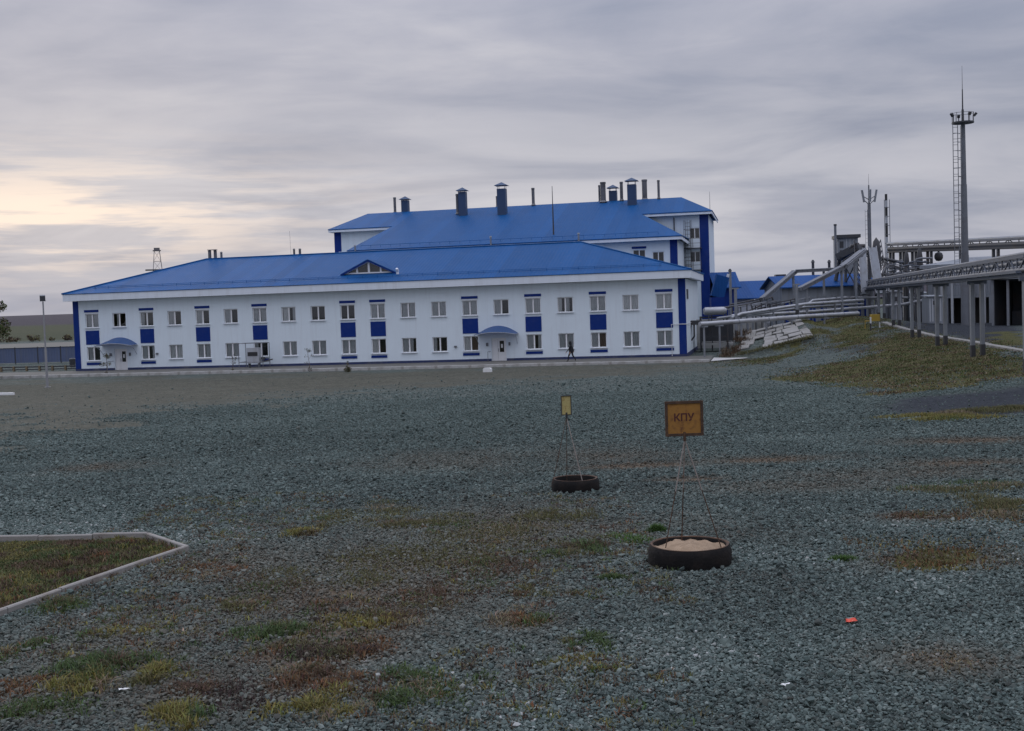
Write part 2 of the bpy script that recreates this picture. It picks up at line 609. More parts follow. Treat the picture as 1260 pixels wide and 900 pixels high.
def stone_mat():
    m = bpy.data.materials.new('crushed_stone'); m.use_nodes = True
    t = NT(m.node_tree)
    out = t.n('ShaderNodeOutputMaterial'); b = t.n('ShaderNodeBsdfPrincipled')
    t.l(b.outputs[0], out.inputs[0])
    a = t.n('ShaderNodeAttribute', attribute_name='tint', attribute_type='INSTANCER')
    s = t.n('ShaderNodeAttribute', attribute_name='dirt', attribute_type='INSTANCER')
    c = t.ramp(a.outputs['Fac'], [(0, (.022, .029, .027)), (.30, (.064, .090, .083)), (.6, (.116, .156, .142)), (.86, (.195, .240, .220)), (.96, (.30, .325, .30)), (1, (.47, .48, .46))])
    tc = t.n('ShaderNodeTexCoord')
    n = t.noise(tc.outputs['Object'], 2.5, 3)
    c = t.mix(t.math('MULTIPLY', n, .35), c, (.075, .090, .085))
    c = t.mix(t.math('MULTIPLY', s.outputs['Fac'], .75), c, (.135, .105, .075))
    t.l(c, b.inputs['Base Color']); b.inputs['Roughness'].default_value = .85; b.inputs['Specular IOR Level'].default_value = .3
    MAT['crushed_stone'] = m


stone_mat()


def ground_mat():
    m = bpy.data.materials.new('yard_ground'); m.use_nodes = True
    t = NT(m.node_tree)
    out = t.n('ShaderNodeOutputMaterial'); b = t.n('ShaderNodeBsdfPrincipled')
    t.l(b.outputs[0], out.inputs[0])
    tc = t.n('ShaderNodeTexCoord'); v = tc.outputs['Object']
    A = lambda n: t.n('ShaderNodeAttribute', attribute_name=n).outputs['Fac']
    # crushed stone: cells at two sizes, each stone its own tone
    vo = t.n('ShaderNodeTexVoronoi'); vo.inputs['Scale'].default_value = 13; t.l(v, vo.inputs['Vector'])
    sp = t.n('ShaderNodeSeparateColor'); t.l(vo.outputs['Color'], sp.inputs[0])
    vo2 = t.n('ShaderNodeTexVoronoi'); vo2.inputs['Scale'].default_value = 4.5; t.l(v, vo2.inputs['Vector'])
    sp2 = t.n('ShaderNodeSeparateColor'); t.l(vo2.outputs['Color'], sp2.inputs[0])
    big = t.noise(v, .12, 5, .6, .4)
    med = t.noise(v, 1.1, 5, .65)
    vo3 = t.n('ShaderNodeTexVoronoi'); vo3.inputs['Scale'].default_value = 1.5; t.l(v, vo3.inputs['Vector'])
    sp3 = t.n('ShaderNodeSeparateColor'); t.l(vo3.outputs['Color'], sp3.inputs[0])
    n5 = t.noise(v, .45, 6, .75, .3)
    tone = t.math('ADD', t.math('MULTIPLY', sp.outputs[0], .36), t.math('ADD', t.math('MULTIPLY', sp2.outputs[0], .24), t.math('ADD', t.math('MULTIPLY', med, .12), t.math('ADD', t.math('MULTIPLY', sp3.outputs[0], .14), t.math('MULTIPLY', n5, .14)))))
    grav = t.ramp(tone, [(.16, (.016, .022, .020)), (.42, (.060, .077, .070)), (.60, (.096, .118, .106)), (.82, (.185, .21, .19))])
    grav = t.mix(t.math('MULTIPLY', t.smooth(big, .40, .68), .40), grav, (.086, .094, .082))
    # browner, finer ground towards the offices
    fine = t.ramp(t.math('ADD', t.math('MULTIPLY', n5, .45), t.math('ADD', t.math('MULTIPLY', sp2.outputs[1], .25), t.math('MULTIPLY', sp.outputs[1], .30))), [(.25, (.040, .041, .031)), (.50, (.082, .082, .063)), (.8, (.14, .135, .105))])
    c = t.mix(A('brown'), grav, fine)
    # dark fine chippings
    drk = t.ramp(t.math('ADD', t.math('MULTIPLY', sp.outputs[1], .5), t.math('MULTIPLY', med, .5)), [(.2, (.014, .017, .022)), (.8, (.042, .048, .057))])
    c = t.mix(A('dark'), c, drk)
    nz = t.noise(v, 2.6, 6, .7, .5)
    brk = lambda a, k: t.smooth(t.math('ADD', a, t.math('MULTIPLY', t.math('SUBTRACT', nz, .5), k)), .30, .62)
    soil = t.ramp(t.noise(v, 5, 5, .7), [(.3, (.075, .052, .034)), (.55, (.125, .088, .055)), (.75, (.19, .145, .10))])
    c = t.mix(t.math('MULTIPLY', brk(A('soil'), 1.1), .85), c, soil)
    gcol = t.ramp(t.noise(v, 1.4, 6, .7, .6), [(.28, (.034, .032, .014)), (.45, (.062, .062, .021)), (.6, (.085, .080, .026)), (.78, (.115, .092, .042))])
    c = t.mix(brk(A('grass'), .8), c, gcol)
    fld = t.noise(v, .004, 4, .6)
    fcol = t.mix(t.smooth(fld, .4, .6), (.040, .050, .026), (.050, .056, .030))
    c = t.mix(A('field'), c, fcol)
    c = t.mix(A('plough'), c, (.046, .040, .052))
    t.l(c, b.inputs['Base Color'])
    b.inputs['Roughness'].default_value = .95; b.inputs['Specular IOR Level'].default_value = .15
    bp = t.n('ShaderNodeBump'); bp.inputs['Strength'].default_value = .9; bp.inputs['Distance'].default_value = .05
    hh = t.math('SUBTRACT', t.math('ADD', t.math('MULTIPLY', sp.outputs[2], .5), t.math('MULTIPLY', med, .4)), t.math('MULTIPLY', vo.outputs['Distance'], .8))
    t.l(hh, bp.inputs['Height']); t.l(bp.outputs[0], b.inputs['Normal'])
    MAT['yard_ground'] = m


ground_mat()

# ------------------------------------------------------------------ terrain sheet
def poly_px(pts):
    return np.array([(q.x, q.y) for q in (gp(*p) for p in pts)])


GRASS_POLYS = [
    (poly_px([(952, 466), (1010, 474), (1085, 486), (1180, 479), (1262, 469), (1320, 464), (1320, 445), (1262, 436), (1190, 421), (1130, 410), (1090, 402), (1060, 440), (1000, 452)]), 2.5),
    (poly_px([(960, 430), (1000, 428), (1060, 426), (1120, 420), (1090, 396), (1000, 394), (1000, 415)]), 5.0),
    (poly_px([(905, 444), (960, 434), (1000, 418), (1004, 424), (965, 442), (910, 450)]), 2.5),
    (poly_px([(1195, 640), (1262, 644), (1262, 616), (1210, 622)]), .9),
    (poly_px([(1085, 700), (1150, 706), (1200, 694), (1196, 678), (1110, 676)]), .5),
    (poly_px([(1230, 425), (1262, 428), (1262, 408), (1215, 408)]), 2.0),
]
DARK_POLYS = [(poly_px([(1072, 494), (1130, 488), (1262, 474), (1330, 470), (1330, 505), (1262, 510), (1160, 515), (1090, 511)]), 2.0),
              (poly_px([(1100, 400), (1165, 414), (1262, 432), (1262, 396), (1150, 392)]), 2.0),
              (poly_px([(1010, 430), (1100, 438), (1110, 426), (1030, 420)]), 3.0)]
BROWN_POLYS = [(poly_px([(-160, 575), (0, 546), (170, 528), (300, 503), (420, 484), (640, 472), (860, 458), (905, 448), (905, 440), (-160, 475)]), 12.0)]
SOIL_SPOTS = [  # pixel centre, half sizes in metres, strength
    (780, 574, 1.3, .35, 1.0), (946, 567, 1.3, .4, .9), (850, 591, .8, .25, .9), (1200, 543, 1.6, .5, .9), (1190, 571, 1.6, .45, .8),
    (1125, 637, .6, .25, .8), (1167, 815, .55, .35, .6), (600, 655, 2.6, 1.8, .62), (520, 690, 2.6, 1.8, .62), (440, 735, 2.2, 1.6, .62),
    (390, 805, .9, .5, .9), (367, 842, .6, .3, .8), (430, 770, 1.2, .8, .7), (300, 690, 1.6, 1.0, .5), (150, 800, 1.6, 1.4, .5),
    (250, 850, 1.2, .8, .5), (640, 765, .5, .3, .8), (1150, 690, .9, .35, .7), (740, 560, 1.6, 1.6, .45), (830, 640, 1.2, .8, .3), (60, 850, 1.0, .8, .55),
    (960, 600, 2.5, .7, .45), (1100, 585, 2.5, .8, .5), (540, 570, 2.2, 1.4, .45), (120, 577, 1.2, .7, .5)]
SPOTS = [(gp(a, b), rx, ry, s) for a, b, rx, ry, s in SOIL_SPOTS]
LAWN_PX = [(0, 757), (230, 677), (182, 661), (0, 665)]
_l0, _l1, _l2, _l3 = [gp(*p) for p in LAWN_PX]
# the kerbed bed carries on to the left of the frame
LAWN = [_l0 + (_l0 - _l1) * 1.2, _l1, _l2, _l3 + (_l3 - _l2) * 1.2]
LAWN_P = np.array([(q.x, q.y) for q in LAWN])


def attrs(x, y):
    w = fbm(x / 2.2 + 9, y / 2.2 + 4, 4) - .47
    mk = lambda polys, k: np.max([sstep((poly_sd(P, x, y) + w * s * k + s * .35) / s) for P, s in polys], axis=0)
    grass = mk(GRASS_POLYS, 2.2)
    lawn = poly_sd(LAWN_P, x, y) > 0
    grass = np.where(lawn, .62 + .5 * w, grass)
    dark = mk(DARK_POLYS, 1.2)
    brown = mk(BROWN_POLYS, 1.8)
    soil = np.zeros_like(x)
    for c, rx, ry, s in SPOTS:
        d2 = ((x - c.x) / rx) ** 2 + ((y - c.y) / (ry * 1.6)) ** 2
        soil = np.maximum(soil, s * np.exp(-d2 * .9))
    soil = soil + .5 * w * (soil > .02)
    soil = np.where(lawn, .75 - w * 1.6, soil)
    wf = 60 * (fbm(x / 300, y / 300, 3) - .45)
    field = sstep((y + wf - 330) / 25)
    plough = sstep((y + wf * 3 - 820) / 60)
    return dict(grass=grass, dark=dark * (1 - lawn), brown=brown, soil=np.clip(soil, 0, 1), field=field, plough=plough)


def axis(segs):
    out = []
    for a, b, st in segs:
        out += list(np.arange(a, b, st))
    return np.array(out)


def make_ground():
    X = axis([(-3000, -400, 200), (-400, -80, 20), (-80, -14, 1.0), (-14, 14, .22), (14, 70, .8), (70, 400, 15), (400, 3001, 200)])
    Y = axis([(-400, -40, 40), (-40, 6, 3), (6, 28, .22), (28, 60, .45), (60, 132, .8), (132, 300, 5), (300, 900, 20), (900, 4001, 100)])
    gx, gy = np.meshgrid(X, Y)
    x = gx.ravel(); y = gy.ravel(); z = ground(x, y)
    inl = poly_sd(LAWN_P, x, y)
    z = z - .03 * (inl > .05)
    nx, ny = len(X), len(Y)
    idx = np.arange(nx * ny).reshape(ny, nx)
    f = np.stack([idx[:-1, :-1], idx[:-1, 1:], idx[1:, 1:], idx[1:, :-1]], -1).reshape(-1, 4)
    me = bpy.data.meshes.new('ground')
    me.vertices.add(len(x)); me.vertices.foreach_set('co', np.stack([x, y, z], 1).astype(np.float32).ravel())
    me.loops.add(f.size); me.loops.foreach_set('vertex_index', f.astype(np.int32).ravel())
    me.polygons.add(len(f)); me.polygons.foreach_set('loop_start', np.arange(0, f.size, 4, dtype=np.int32))
    me.polygons.foreach_set('use_smooth', np.ones(len(f), bool))
    me.update(calc_edges=True)
    for k, v in attrs(x, y).items():
        at_ = me.attributes.new(k, 'FLOAT', 'POINT'); at_.data.foreach_set('value', v.astype(np.float32))
    me.materials.append(MAT['yard_ground'])
    tag(link('ground', me), 'dark blue-green crushed stone yard sloping to the offices', kind='structure')


make_ground()


# ------------------------------------------------------------------ loose crushed stone (uncountable)
def stone_tree():
    ng = bpy.data.node_groups.new('stone_scatter', 'GeometryNodeTree')
    ng.interface.new_socket('Geometry', in_out='INPUT', socket_type='NodeSocketGeometry')
    ng.interface.new_socket('Geometry', in_out='OUTPUT', socket_type='NodeSocketGeometry')
    N = ng.nodes.new; L = ng.links.new
    gi = N('NodeGroupInput'); go = N('NodeGroupOutput')
    join = N('GeometryNodeJoinGeometry')
    for k in range(6):
        ico = N('GeometryNodeMeshIcoSphere'); ico.inputs['Subdivisions'].default_value = 1; ico.inputs['Radius'].default_value = .5
        sp = N('GeometryNodeSetPosition')
        no = N('ShaderNodeTexNoise'); no.noise_dimensions = '4D'
        no.inputs['W'].default_value = k * 3.7; no.inputs['Scale'].default_value = 2.2; no.inputs['Detail'].default_value = 1
        sub = N('ShaderNodeVectorMath'); sub.operation = 'SUBTRACT'; sub.inputs[1].default_value = (.5, .5, .5)
        sc = N('ShaderNodeVectorMath'); sc.operation = 'SCALE'; sc.inputs['Scale'].default_value = .95
        L(no.outputs['Color'], sub.inputs[0]); L(sub.outputs[0], sc.inputs[0]); L(sc.outputs[0], sp.inputs['Offset'])
        L(ico.outputs['Mesh'], sp.inputs['Geometry'])
        tr = N('GeometryNodeTransform'); tr.inputs['Scale'].default_value = (1.0, .66 + .05 * k, .42 + .06 * ((k * 2) % 5))
        L(sp.outputs[0], tr.inputs['Geometry'])
        ss = N('GeometryNodeSetShadeSmooth'); ss.inputs['Shade Smooth'].default_value = False
        L(tr.outputs[0], ss.inputs['Geometry'])
        sm = N('GeometryNodeSetMaterial'); sm.inputs['Material'].default_value = MAT['crushed_stone']
        L(ss.outputs[0], sm.inputs['Geometry'])
        g2 = N('GeometryNodeGeometryToInstance'); L(sm.outputs[0], g2.inputs[0]); L(g2.outputs[0], join.inputs[0])
    iop = N('GeometryNodeInstanceOnPoints'); iop.inputs['Pick Instance'].default_value = True
    L(gi.outputs[0], iop.inputs['Points']); L(join.outputs[0], iop.inputs['Instance'])
    a = N('GeometryNodeInputNamedAttribute'); a.data_type = 'FLOAT_VECTOR'; a.inputs[0].default_value = 'rot'
    e2r = N('FunctionNodeEulerToRotation'); L(a.outputs[0], e2r.inputs[0]); L(e2r.outputs[0], iop.inputs['Rotation'])
    b = N('GeometryNodeInputNamedAttribute'); b.data_type = 'FLOAT'; b.inputs[0].default_value = 'scl'
    L(b.outputs[0], iop.inputs['Scale'])
    c = N('GeometryNodeInputNamedAttribute'); c.data_type = 'INT'; c.inputs[0].default_value = 'pick'
    L(c.outputs[0], iop.inputs['Instance Index'])
    L(iop.outputs[0], go.inputs[0])
    return ng


def make_stones():
    pts = []; scl = []
    for y0, y1, dens, s0, s1 in STONE_BANDS:
        w = .50 * y1 + 2.0
        n = int(dens * 2 * w * (y1 - y0))
        x = rng.uniform(-w, w, n); y = rng.uniform(y0, y1, n)
        pts.append(np.stack([x, y], 1)); scl.append(rng.uniform(s0, s1, n) * np.exp(rng.normal(0, .28, n)))
    P = np.concatenate(pts); S = np.concatenate(scl)
    x, y = P[:, 0], P[:, 1]
    A = attrs(x, y)
    fade = 1 - .80 * sstep((y - 28) / 50) - .2 * sstep((y - 70) / 30)
    keep = rng.random(len(x)) < fade * (1 - .80 * sstep((A['soil'] - .25) / .5)) * (1 - .95 * np.clip(A['grass'] * 1.3, 0, 1)) * (1 - .97 * np.clip(A['dark'] * 1.4, 0, 1)) * (1 - .97 * np.clip(A['brown'] * 1.3, 0, 1))
    keep &= ~(poly_sd(LAWN_P, x, y) > -.12)
    for c, r in RINGS:
        keep &= np.hypot(x - c.x, y - c.y) > r
    x, y, S = x[keep], y[keep], S[keep]
    so = A['soil'][keep]
    # heaped unevenly
    z = ground(x, y) + S * rng.uniform(.0, .55, len(S))
    n = len(x)
    me = bpy.data.meshes.new('gravel'); me.vertices.add(n)
    me.vertices.foreach_set('co', np.stack([x, y, z], 1).astype(np.float32).ravel())
    A_ = lambda nm, ty, key, v: me.attributes.new(nm, ty, 'POINT').data.foreach_set(key, v)
    A_('scl', 'FLOAT', 'value', S.astype(np.float32))
    A_('rot', 'FLOAT_VECTOR', 'vector', np.stack([rng.normal(0, .5, n), rng.normal(0, .5, n), rng.uniform(0, 6.28, n)], 1).astype(np.float32).ravel())
    A_('pick', 'INT', 'value', rng.integers(0, 6, n).astype(np.int32))
    patch = (fbm(x / 1.6 + 3, y / 1.6 + 8, 3) - .45) * .55 + (fbm(x / 9 + 13, y / 9 + 2, 3) - .45) * .5
    tn = np.clip(rng.beta(2.0, 2.4, n) + patch, 0, 1); tn = .52 + (tn - .52) * (1 - .55 * sstep((y - 18) / 26)) + .12 * sstep((y - 35) / 30)
    A_('tint', 'FLOAT', 'value', tn.astype(np.float32))
    A_('dirt', 'FLOAT', 'value', np.clip(so * 1.2 + rng.normal(0, .12, n) + .10 * (rng.random(n) < .12), 0, 1).astype(np.float32))
    o = link('gravel', me)
    md = o.modifiers.new('scatter', 'NODES'); md.node_group = stone_tree()
    tag(o, 'loose blue-grey crushed stones covering the near yard', 'gravel', kind='stuff')
    return n


STONE_BANDS = [(7.5, 14, 2500, .019, .040), (14, 22, 1700, .023, .045), (22, 32, 850, .029, .054), (32, 58, 260, .040, .070), (58, 98, 42, .055, .095)]
RING_A = gp(849, 693); RING_B = gp(708, 603.5)
RINGS = [(RING_A, .60), (RING_B, .48)]
make_stones()


# ------------------------------------------------------------------ blades and leaves
def blade_mesh(name, pos, hgt, wid, lean, az, col, parent=None):
    """one mesh of bent tapered blades; arrays of per-blade data"""
    n = len(pos)
    ca, sa = np.cos(az), np.sin(az)
    dirv = np.stack([ca, sa, np.zeros(n)], 1); side = np.stack([-sa, ca, np.zeros(n)], 1)
    up = np.array([0, 0, 1.0])
    l = lean[:, None]; h = hgt[:, None]; w = wid[:, None]
    m = pos + up * h * .55 + dirv * h * l * .35
    tip = pos + up * h * (1 - .25 * l) + dirv * h * l * .95
    V = np.stack([pos - side * w * .5, pos + side * w * .5, m + side * w * .42, m - side * w * .42, tip], 1).reshape(-1, 3)
    b = np.arange(n)[:, None] * 5
    quads = b + np.array([[0, 1, 2, 3]]); tris = b + np.array([[3, 2, 4]])
    me = bpy.data.meshes.new(name)
    me.vertices.add(len(V)); me.vertices.foreach_set('co', V.astype(np.float32).ravel())
    li = np.concatenate([quads, tris], 1).astype(np.int32).ravel()
    me.loops.add(len(li)); me.loops.foreach_set('vertex_index', li)
    ls = (np.arange(n)[:, None] * 7 + np.array([[0, 4]])).astype(np.int32).ravel()
    me.polygons.add(2 * n); me.polygons.foreach_set('loop_start', ls)
    me.update(calc_edges=True)
    C = np.repeat(np.concatenate([col, np.ones((n, 1))], 1), 5, axis=0)
    ca_ = me.attributes.new('col', 'FLOAT_COLOR', 'POINT'); ca_.data.foreach_set('color', C.astype(np.float32).ravel())
    me.materials.append(MAT['foliage'])
    return link(name, me, parent)


PAL = dict(green=(.066, .098, .036), yellow=(.175, .155, .048), olive=(.108, .102, .046), brown=(.105, .072, .048), rust=(.155, .084, .042), dark=(.056, .040, .034), straw=(.19, .155, .10), bright=(.066, .120, .032))


def tuft_data(cx, cy, rx, ry, n, kind, h, lean=.8):
    q = rng.normal(0, .5, (n, 2))
    x = cx + q[:, 0] * rx; y = cy + q[:, 1] * ry
    z = ground(x, y) - .005
    fall = np.exp(-(q ** 2).sum(1) * .8)
    c = np.array(PAL[kind])[None] * np.exp(rng.normal(0, .28, (n, 1))) * (1 + rng.normal(0, .08, (n, 3)))
    return (np.stack([x, y, z], 1), h * fall * rng.uniform(.5, 1.15, n), rng.uniform(.007, .016, n), np.clip(rng.normal(lean, .35, n), .1, 1.6), rng.uniform(0, 6.28, n), np.clip(c, .005, 1))


def merge(ds):
    return [np.concatenate([d[i] for d in ds]) for i in range(6)]


# low ground cover growing through the stone, in patches
WEEDS = [(125, 820, .45, .3, 'green', .10), (97, 845, .3, .25, 'yellow', .09), (175, 835, .25, .2, 'yellow', .09), (207, 887, .25, .22, 'yellow', .1), (63, 753, .4, .35, 'green', .08),
         (323, 780, .3, .3, 'green', .09), (167, 777, .45, .2, 'yellow', .05), (367, 840, .45, .25, 'rust', .07), (393, 873, .3, .22, 'yellow', .08), (383, 807, .6, .3, 'dark', .06),
         (13, 848, .3, .2, 'rust', .06), (367, 657, .4, .35, 'yellow', .09), (287, 748, .3, .25, 'olive', .07), (510, 643, 1.2, .5, 'olive', .07), (600, 647, 1.5, .8, 'olive', .06),
         (683, 635, .8, .5, 'olive', .07), (710, 677, .45, .35, 'green', .10), (763, 665, .5, .25, 'bright', .07), (600, 697, .8, .5, 'brown', .06),
         (477, 747, .7, .4, 'brown', .06), (463, 767, .5, .25, 'yellow', .06), (643, 763, .38, .22, 'rust', .07), (733, 818, .35, .14, 'yellow', .05), (650, 733, .3, .3, 'olive', .06),
         (727, 787, .22, .3, 'green', .06), (503, 847, .35, .3, 'green', .08), (547, 848, .25, .35, 'green', .06), (443, 802, .4, .25, 'rust', .05), (413, 847, .4, .3, 'brown', .07),
         (407, 873, .35, .2, 'yellow', .07), (300, 860, .5, .3, 'dark', .05), (240, 850, .4, .25, 'brown', .05), (60, 870, .4, .3, 'green', .06), (20, 800, .3, .3, 'green', .06), (455, 630, .9, .6, 'olive', .06),
         (560, 720, 1.1, .6, 'brown', .045), (420, 715, 1.0, .6, 'olive', .05), (330, 720, .8, .6, 'brown', .045), (250, 705, .5, .4, 'rust', .05), (520, 680, 1.2, .8, 'olive', .05),
         (1140, 515, 1.4, .6, 'yellow', .12), (1180, 513, 1.2, .5, 'yellow', .13), (1240, 504, 1.4, .6, 'olive', .12), (1177, 602, 1.4, .5, 'olive', .08), (1235, 627, .9, .5, 'olive', .10),
         (1167, 815, .4, .3, 'straw', .03), (390, 640, .7, .5, 'olive', .06), (230, 700, .4, .3, 'brown', .05), (620, 670, 1.6, .9, 'olive', .05), (1125, 637, .6, .3, 'brown', .05)]
ds = []
for px, py, rx, ry, kd, h in WEEDS:
    c = gp(px, py)
    k = c.y / 12
    n = int(min(5200, 600 + 1700 * rx * ry * 4))
    # patchy: several clumps inside each area
    for _ in range(7):
        kk = kd if rng.random() < .72 else random.choice(['olive', 'brown', 'green', 'straw'])
        ds.append(tuft_data(c.x + rng.normal(0, .5) * rx, c.y + rng.normal(0, .5) * ry * 1.6, rx * .68, ry * 1.1, n // 7, kk, h * 1.5))
for _ in range(2600):   # single straggling sprigs between the patches
    x = rng.uniform(-7, 2.0); y = rng.uniform(8.5, 24)
    if fbm(np.array(x / 2.5 + 5), np.array(y / 2.5), 3) > .42:
        ds.append(tuft_data(x, y, .16, .2, 30, random.choice(['olive', 'brown', 'green', 'brown', 'dark', 'yellow', 'rust']), .095))
tag(blade_mesh('ground_weeds', *merge(ds)), 'low patchy weeds growing through the crushed stone', 'weeds', kind='stuff')

for px, py, rx, ry, kd, h, lab in [
        (753, 713, .26, .16, 'green', .10, 'dark green grass tuft in gravel just left of the sand-filled ring'),
        (1037, 691, .24, .14, 'bright', .11, 'small bright green tuft to the right of the sand-filled ring'),
        (808, 655, .16, .12, 'bright', .17, 'tall leafy green weed just behind the sand-filled ring')]:
    c = gp(px, py)
    d = tuft_data(c.x, c.y, rx, ry, 700, kd, h, .6)
    tag(blade_mesh('grass_tuft', *d), lab, 'grass tuft', kind='stuff')


def scatter_grass(name, polys, n, h, kinds, label, lim, inset=0.0, wid=1.0):
    allp = np.concatenate(polys)
    x0, y0 = allp.min(0); x1, y1 = allp.max(0)
    x1 = min(x1, lim[1]); x0 = max(x0, lim[0]); y1 = min(y1, lim[3]); y0 = max(y0, lim[2])
    x = rng.uniform(x0, x1, n * 4); y = rng.uniform(y0, y1, n * 4)
    inn = np.max([poly_sd(P, x, y) + (0 if inset else 1) * ((4.0 if wid > 3 else 2.0) * (fbm(x / 2.2 + 9, y / 2.2 + 4, 4) - .47) + rng.normal(0, .35 * wid, len(x))) for P in polys], axis=0) > inset
    pat = fbm(x / 1.1, y / 1.1, 4)
    k = inn & (rng.random(len(x)) < np.clip((pat - .28) * 3, .30, 1))
    x = x[k][:n]; y = y[k][:n]; pat = pat[k][:n]; m = len(x)
    z = ground(x, y) - .03 * (inset > 0)
    cols = np.array([PAL[q] for q in kinds])
    pick = np.clip((fbm(x / .9 + 40, y / .9, 3) - .2) / .55 * len(kinds) + rng.normal(0, .7, m), 0, len(kinds) - 1).astype(int)
    c = cols[pick] * np.exp(rng.normal(0, .25, (m, 1)))
    o = blade_mesh(name, np.stack([x, y, z], 1), h * rng.uniform(.4, 1.2, m) * (.5 + pat), wid * rng.uniform(.008, .016, m), rng.uniform(.2, 1.3, m), rng.uniform(0, 6.28, m), np.clip(c, .004, 1))
    tag(o, label, 'grass', kind='stuff')


scatter_grass('lawn_grass', [LAWN_P], 60000, .055, ['brown', 'olive', 'green', 'olive', 'yellow', 'olive', 'brown'], 'dry green and brown grass inside the kerbed bed', (-13, 5, 5, 40), .10, 1.3)
scatter_grass('terrace_grass', [GRASS_POLYS[0][0], GRASS_POLYS[1][0], GRASS_POLYS[2][0]], 75000, .09, ['brown', 'straw', 'olive', 'olive', 'green', 'olive', 'brown'], 'rough grass covering the terrace under the pipe rack', (0, 70, 30, 130), 0, 4.0)
scatter_grass('bank_grass', [GRASS_POLYS[3][0], GRASS_POLYS[4][0]], 14000, .075, ['brown', 'olive', 'rust', 'olive', 'yellow'], 'matted brown grass patches on the gravel at the right', (0, 40, 8, 40), 0, 1.4)

# ------------------------------------------------------------------ kerb of the bed
def kerb_run(root, a, b, w, h, stone_len, mat, seed=0):
    a = Vector(a); b = Vector(b); L_ = (b - a).length
    n = max(1, round(L_ / stone_len)); st = L_ / n
    ax = (b - a) / L_; ang = math.atan2(ax.y, ax.x)
    g = .012
    m = MB()
    c = .014
    pr = [(-w / 2, -.25), (w / 2, -.25), (w / 2, h - c), (w / 2 - c, h), (-w / 2 + c, h), (-w / 2, h - c)]
    m.prism(pr, g / 2, st - g / 2, 'x')
    me = m.mesh('kerb_stone', mat)
    r2 = random.Random(seed)
    for k in range(n):
        p = a + ax * (st * k)
        q = a + ax * (st * (k + 1))
        o = link('kerb_stone', me, root)
        z0, z1 = gz(p.x, p.y), gz(q.x, q.y)
        o.location = (p.x, p.y, z0 + r2.uniform(-.008, .008))
        o.rotation_euler = (r2.uniform(-.02, .02), -math.atan2(z1 - z0, st), ang + r2.uniform(-.006, .006))


kr = empty('kerb', (0, 0, 0)); tag(kr, 'pale concrete kerb around the grass bed at the left', kind='structure')
for i in range(3):
    kerb_run(kr, (LAWN[i].x, LAWN[i].y, 0), (LAWN[i + 1].x, LAWN[i + 1].y, 0), .075, .075, 1.0, 'kerb_pink', i)

# ------------------------------------------------------------------ office wing (local frame: u along the front, v back, z up)
BA = .2132
BD = Vector((math.cos(BA), -math.sin(BA), 0)); BB = Vector((math.sin(BA), math.cos(BA), 0))
BO = Vector((-43.918, 118.804, 3.5 - 5.0136))
BL, BW, BH = 61.02, 20.3, 7.05


def W2(u, v, z=0):
    return BO + BD * u + BB * v + Vector((0, 0, z))


office = empty('office_building', BO, -BA, 'long white two-storey office building with blue hip roof and blue window panels', 'building')
C0, CS = 1.987, 3.0078
COLS = [C0 + i * CS for i in range(20)]
BLUE = {0, 2, 4, 6, 9, 10, 13, 15, 17, 19}
DOORS = {1, 14}
WW, UZ, LZ, WH = 1.46, 4.34, 1.02, 1.40
opens = []
for i, u in enumerate(COLS):
    opens.append((u - WW / 2, u + WW / 2, UZ, UZ + WH))
    if i not in DOORS: opens.append((u - WW / 2, u + WW / 2, LZ, LZ + WH))
DOOR_U = {1: 4.95, 14: 43.70}
for i in DOORS:
    opens.append((DOOR_U[i] - .65, DOOR_U[i] + .75, .0, 2.15))


def wall_with_openings(m, u0, u1, z0, z1, opens, depth, v=0.0):
    us = sorted({u0, u1} | {o[0] for o in opens} | {o[1] for o in opens})
    zs = sorted({z0, z1} | {o[2] for o in opens} | {o[3] for o in opens})
    for a, b in zip(us, us[1:]):
        run = None
        for c, d in zip(zs, zs[1:]):
            uc, zc = (a + b) / 2, (c + d) / 2
            hole = any(o[0] < uc < o[1] and o[2] < zc < o[3] for o in opens)
            if not hole:
                m.quad((a, v, c), (b, v, c), (b, v, d), (a, v, d))
    for o in opens:
        a, b, c, d = o
        for p, q in (((a, c), (b, c)), ((b, c), (b, d)), ((b, d), (a, d)), ((a, d), (a, c))):
            m.quad((p[0], v, p[1]), (q[0], v, q[1]), (q[0], v + depth, q[1]), (p[0], v + depth, p[1]))


m = MB(); wall_with_openings(m, 0, BL, 0, BH, opens, .30)
m.quad((BL, 0, 0), (BL, BW, 0), (BL, BW, BH), (BL, 0, BH))
m.quad((0, 0, 0), (0, BW, 0), (0, BW, BH), (0, 0, BH))
m.quad((0, BW, 0), (BL, BW, 0), (BL, BW, BH), (0, BW, BH))
m.build('wall', 'wall_white', office)
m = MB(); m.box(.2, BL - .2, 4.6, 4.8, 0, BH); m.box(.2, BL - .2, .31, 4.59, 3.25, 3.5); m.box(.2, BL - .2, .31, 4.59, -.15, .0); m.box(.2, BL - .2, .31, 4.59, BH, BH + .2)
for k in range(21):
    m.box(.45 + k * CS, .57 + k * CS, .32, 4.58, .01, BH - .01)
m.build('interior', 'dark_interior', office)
# plinth, broken at the doors
m = MB()
ed = [-.06, DOOR_U[1] - .68, DOOR_U[1] + .78, DOOR_U[14] - .68, DOOR_U[14] + .78, BL + .06]
for a, b in ((ed[0], ed[1]), (ed[2], ed[3]), (ed[4], ed[5])): m.box(a, b, -.06, .04, -.35, .26)
m.box(BL - .04, BL + .06, .05, BW, -.35, .30); m.box(-.06, .04, .05, BW, -.35, .36)
m.build('plinth', 'plinth_blue', office)
for u0 in (0, BL - .62):
    m = MB()
    if u0 == 0: m.box(-.05, .55, -.05, .3, .261, BH - .01)
    else: m.box(BL - .60, BL + .05, -.05, .25, .261, BH - .01)
    m.build('corner_stripe', 'blue_paint', office)

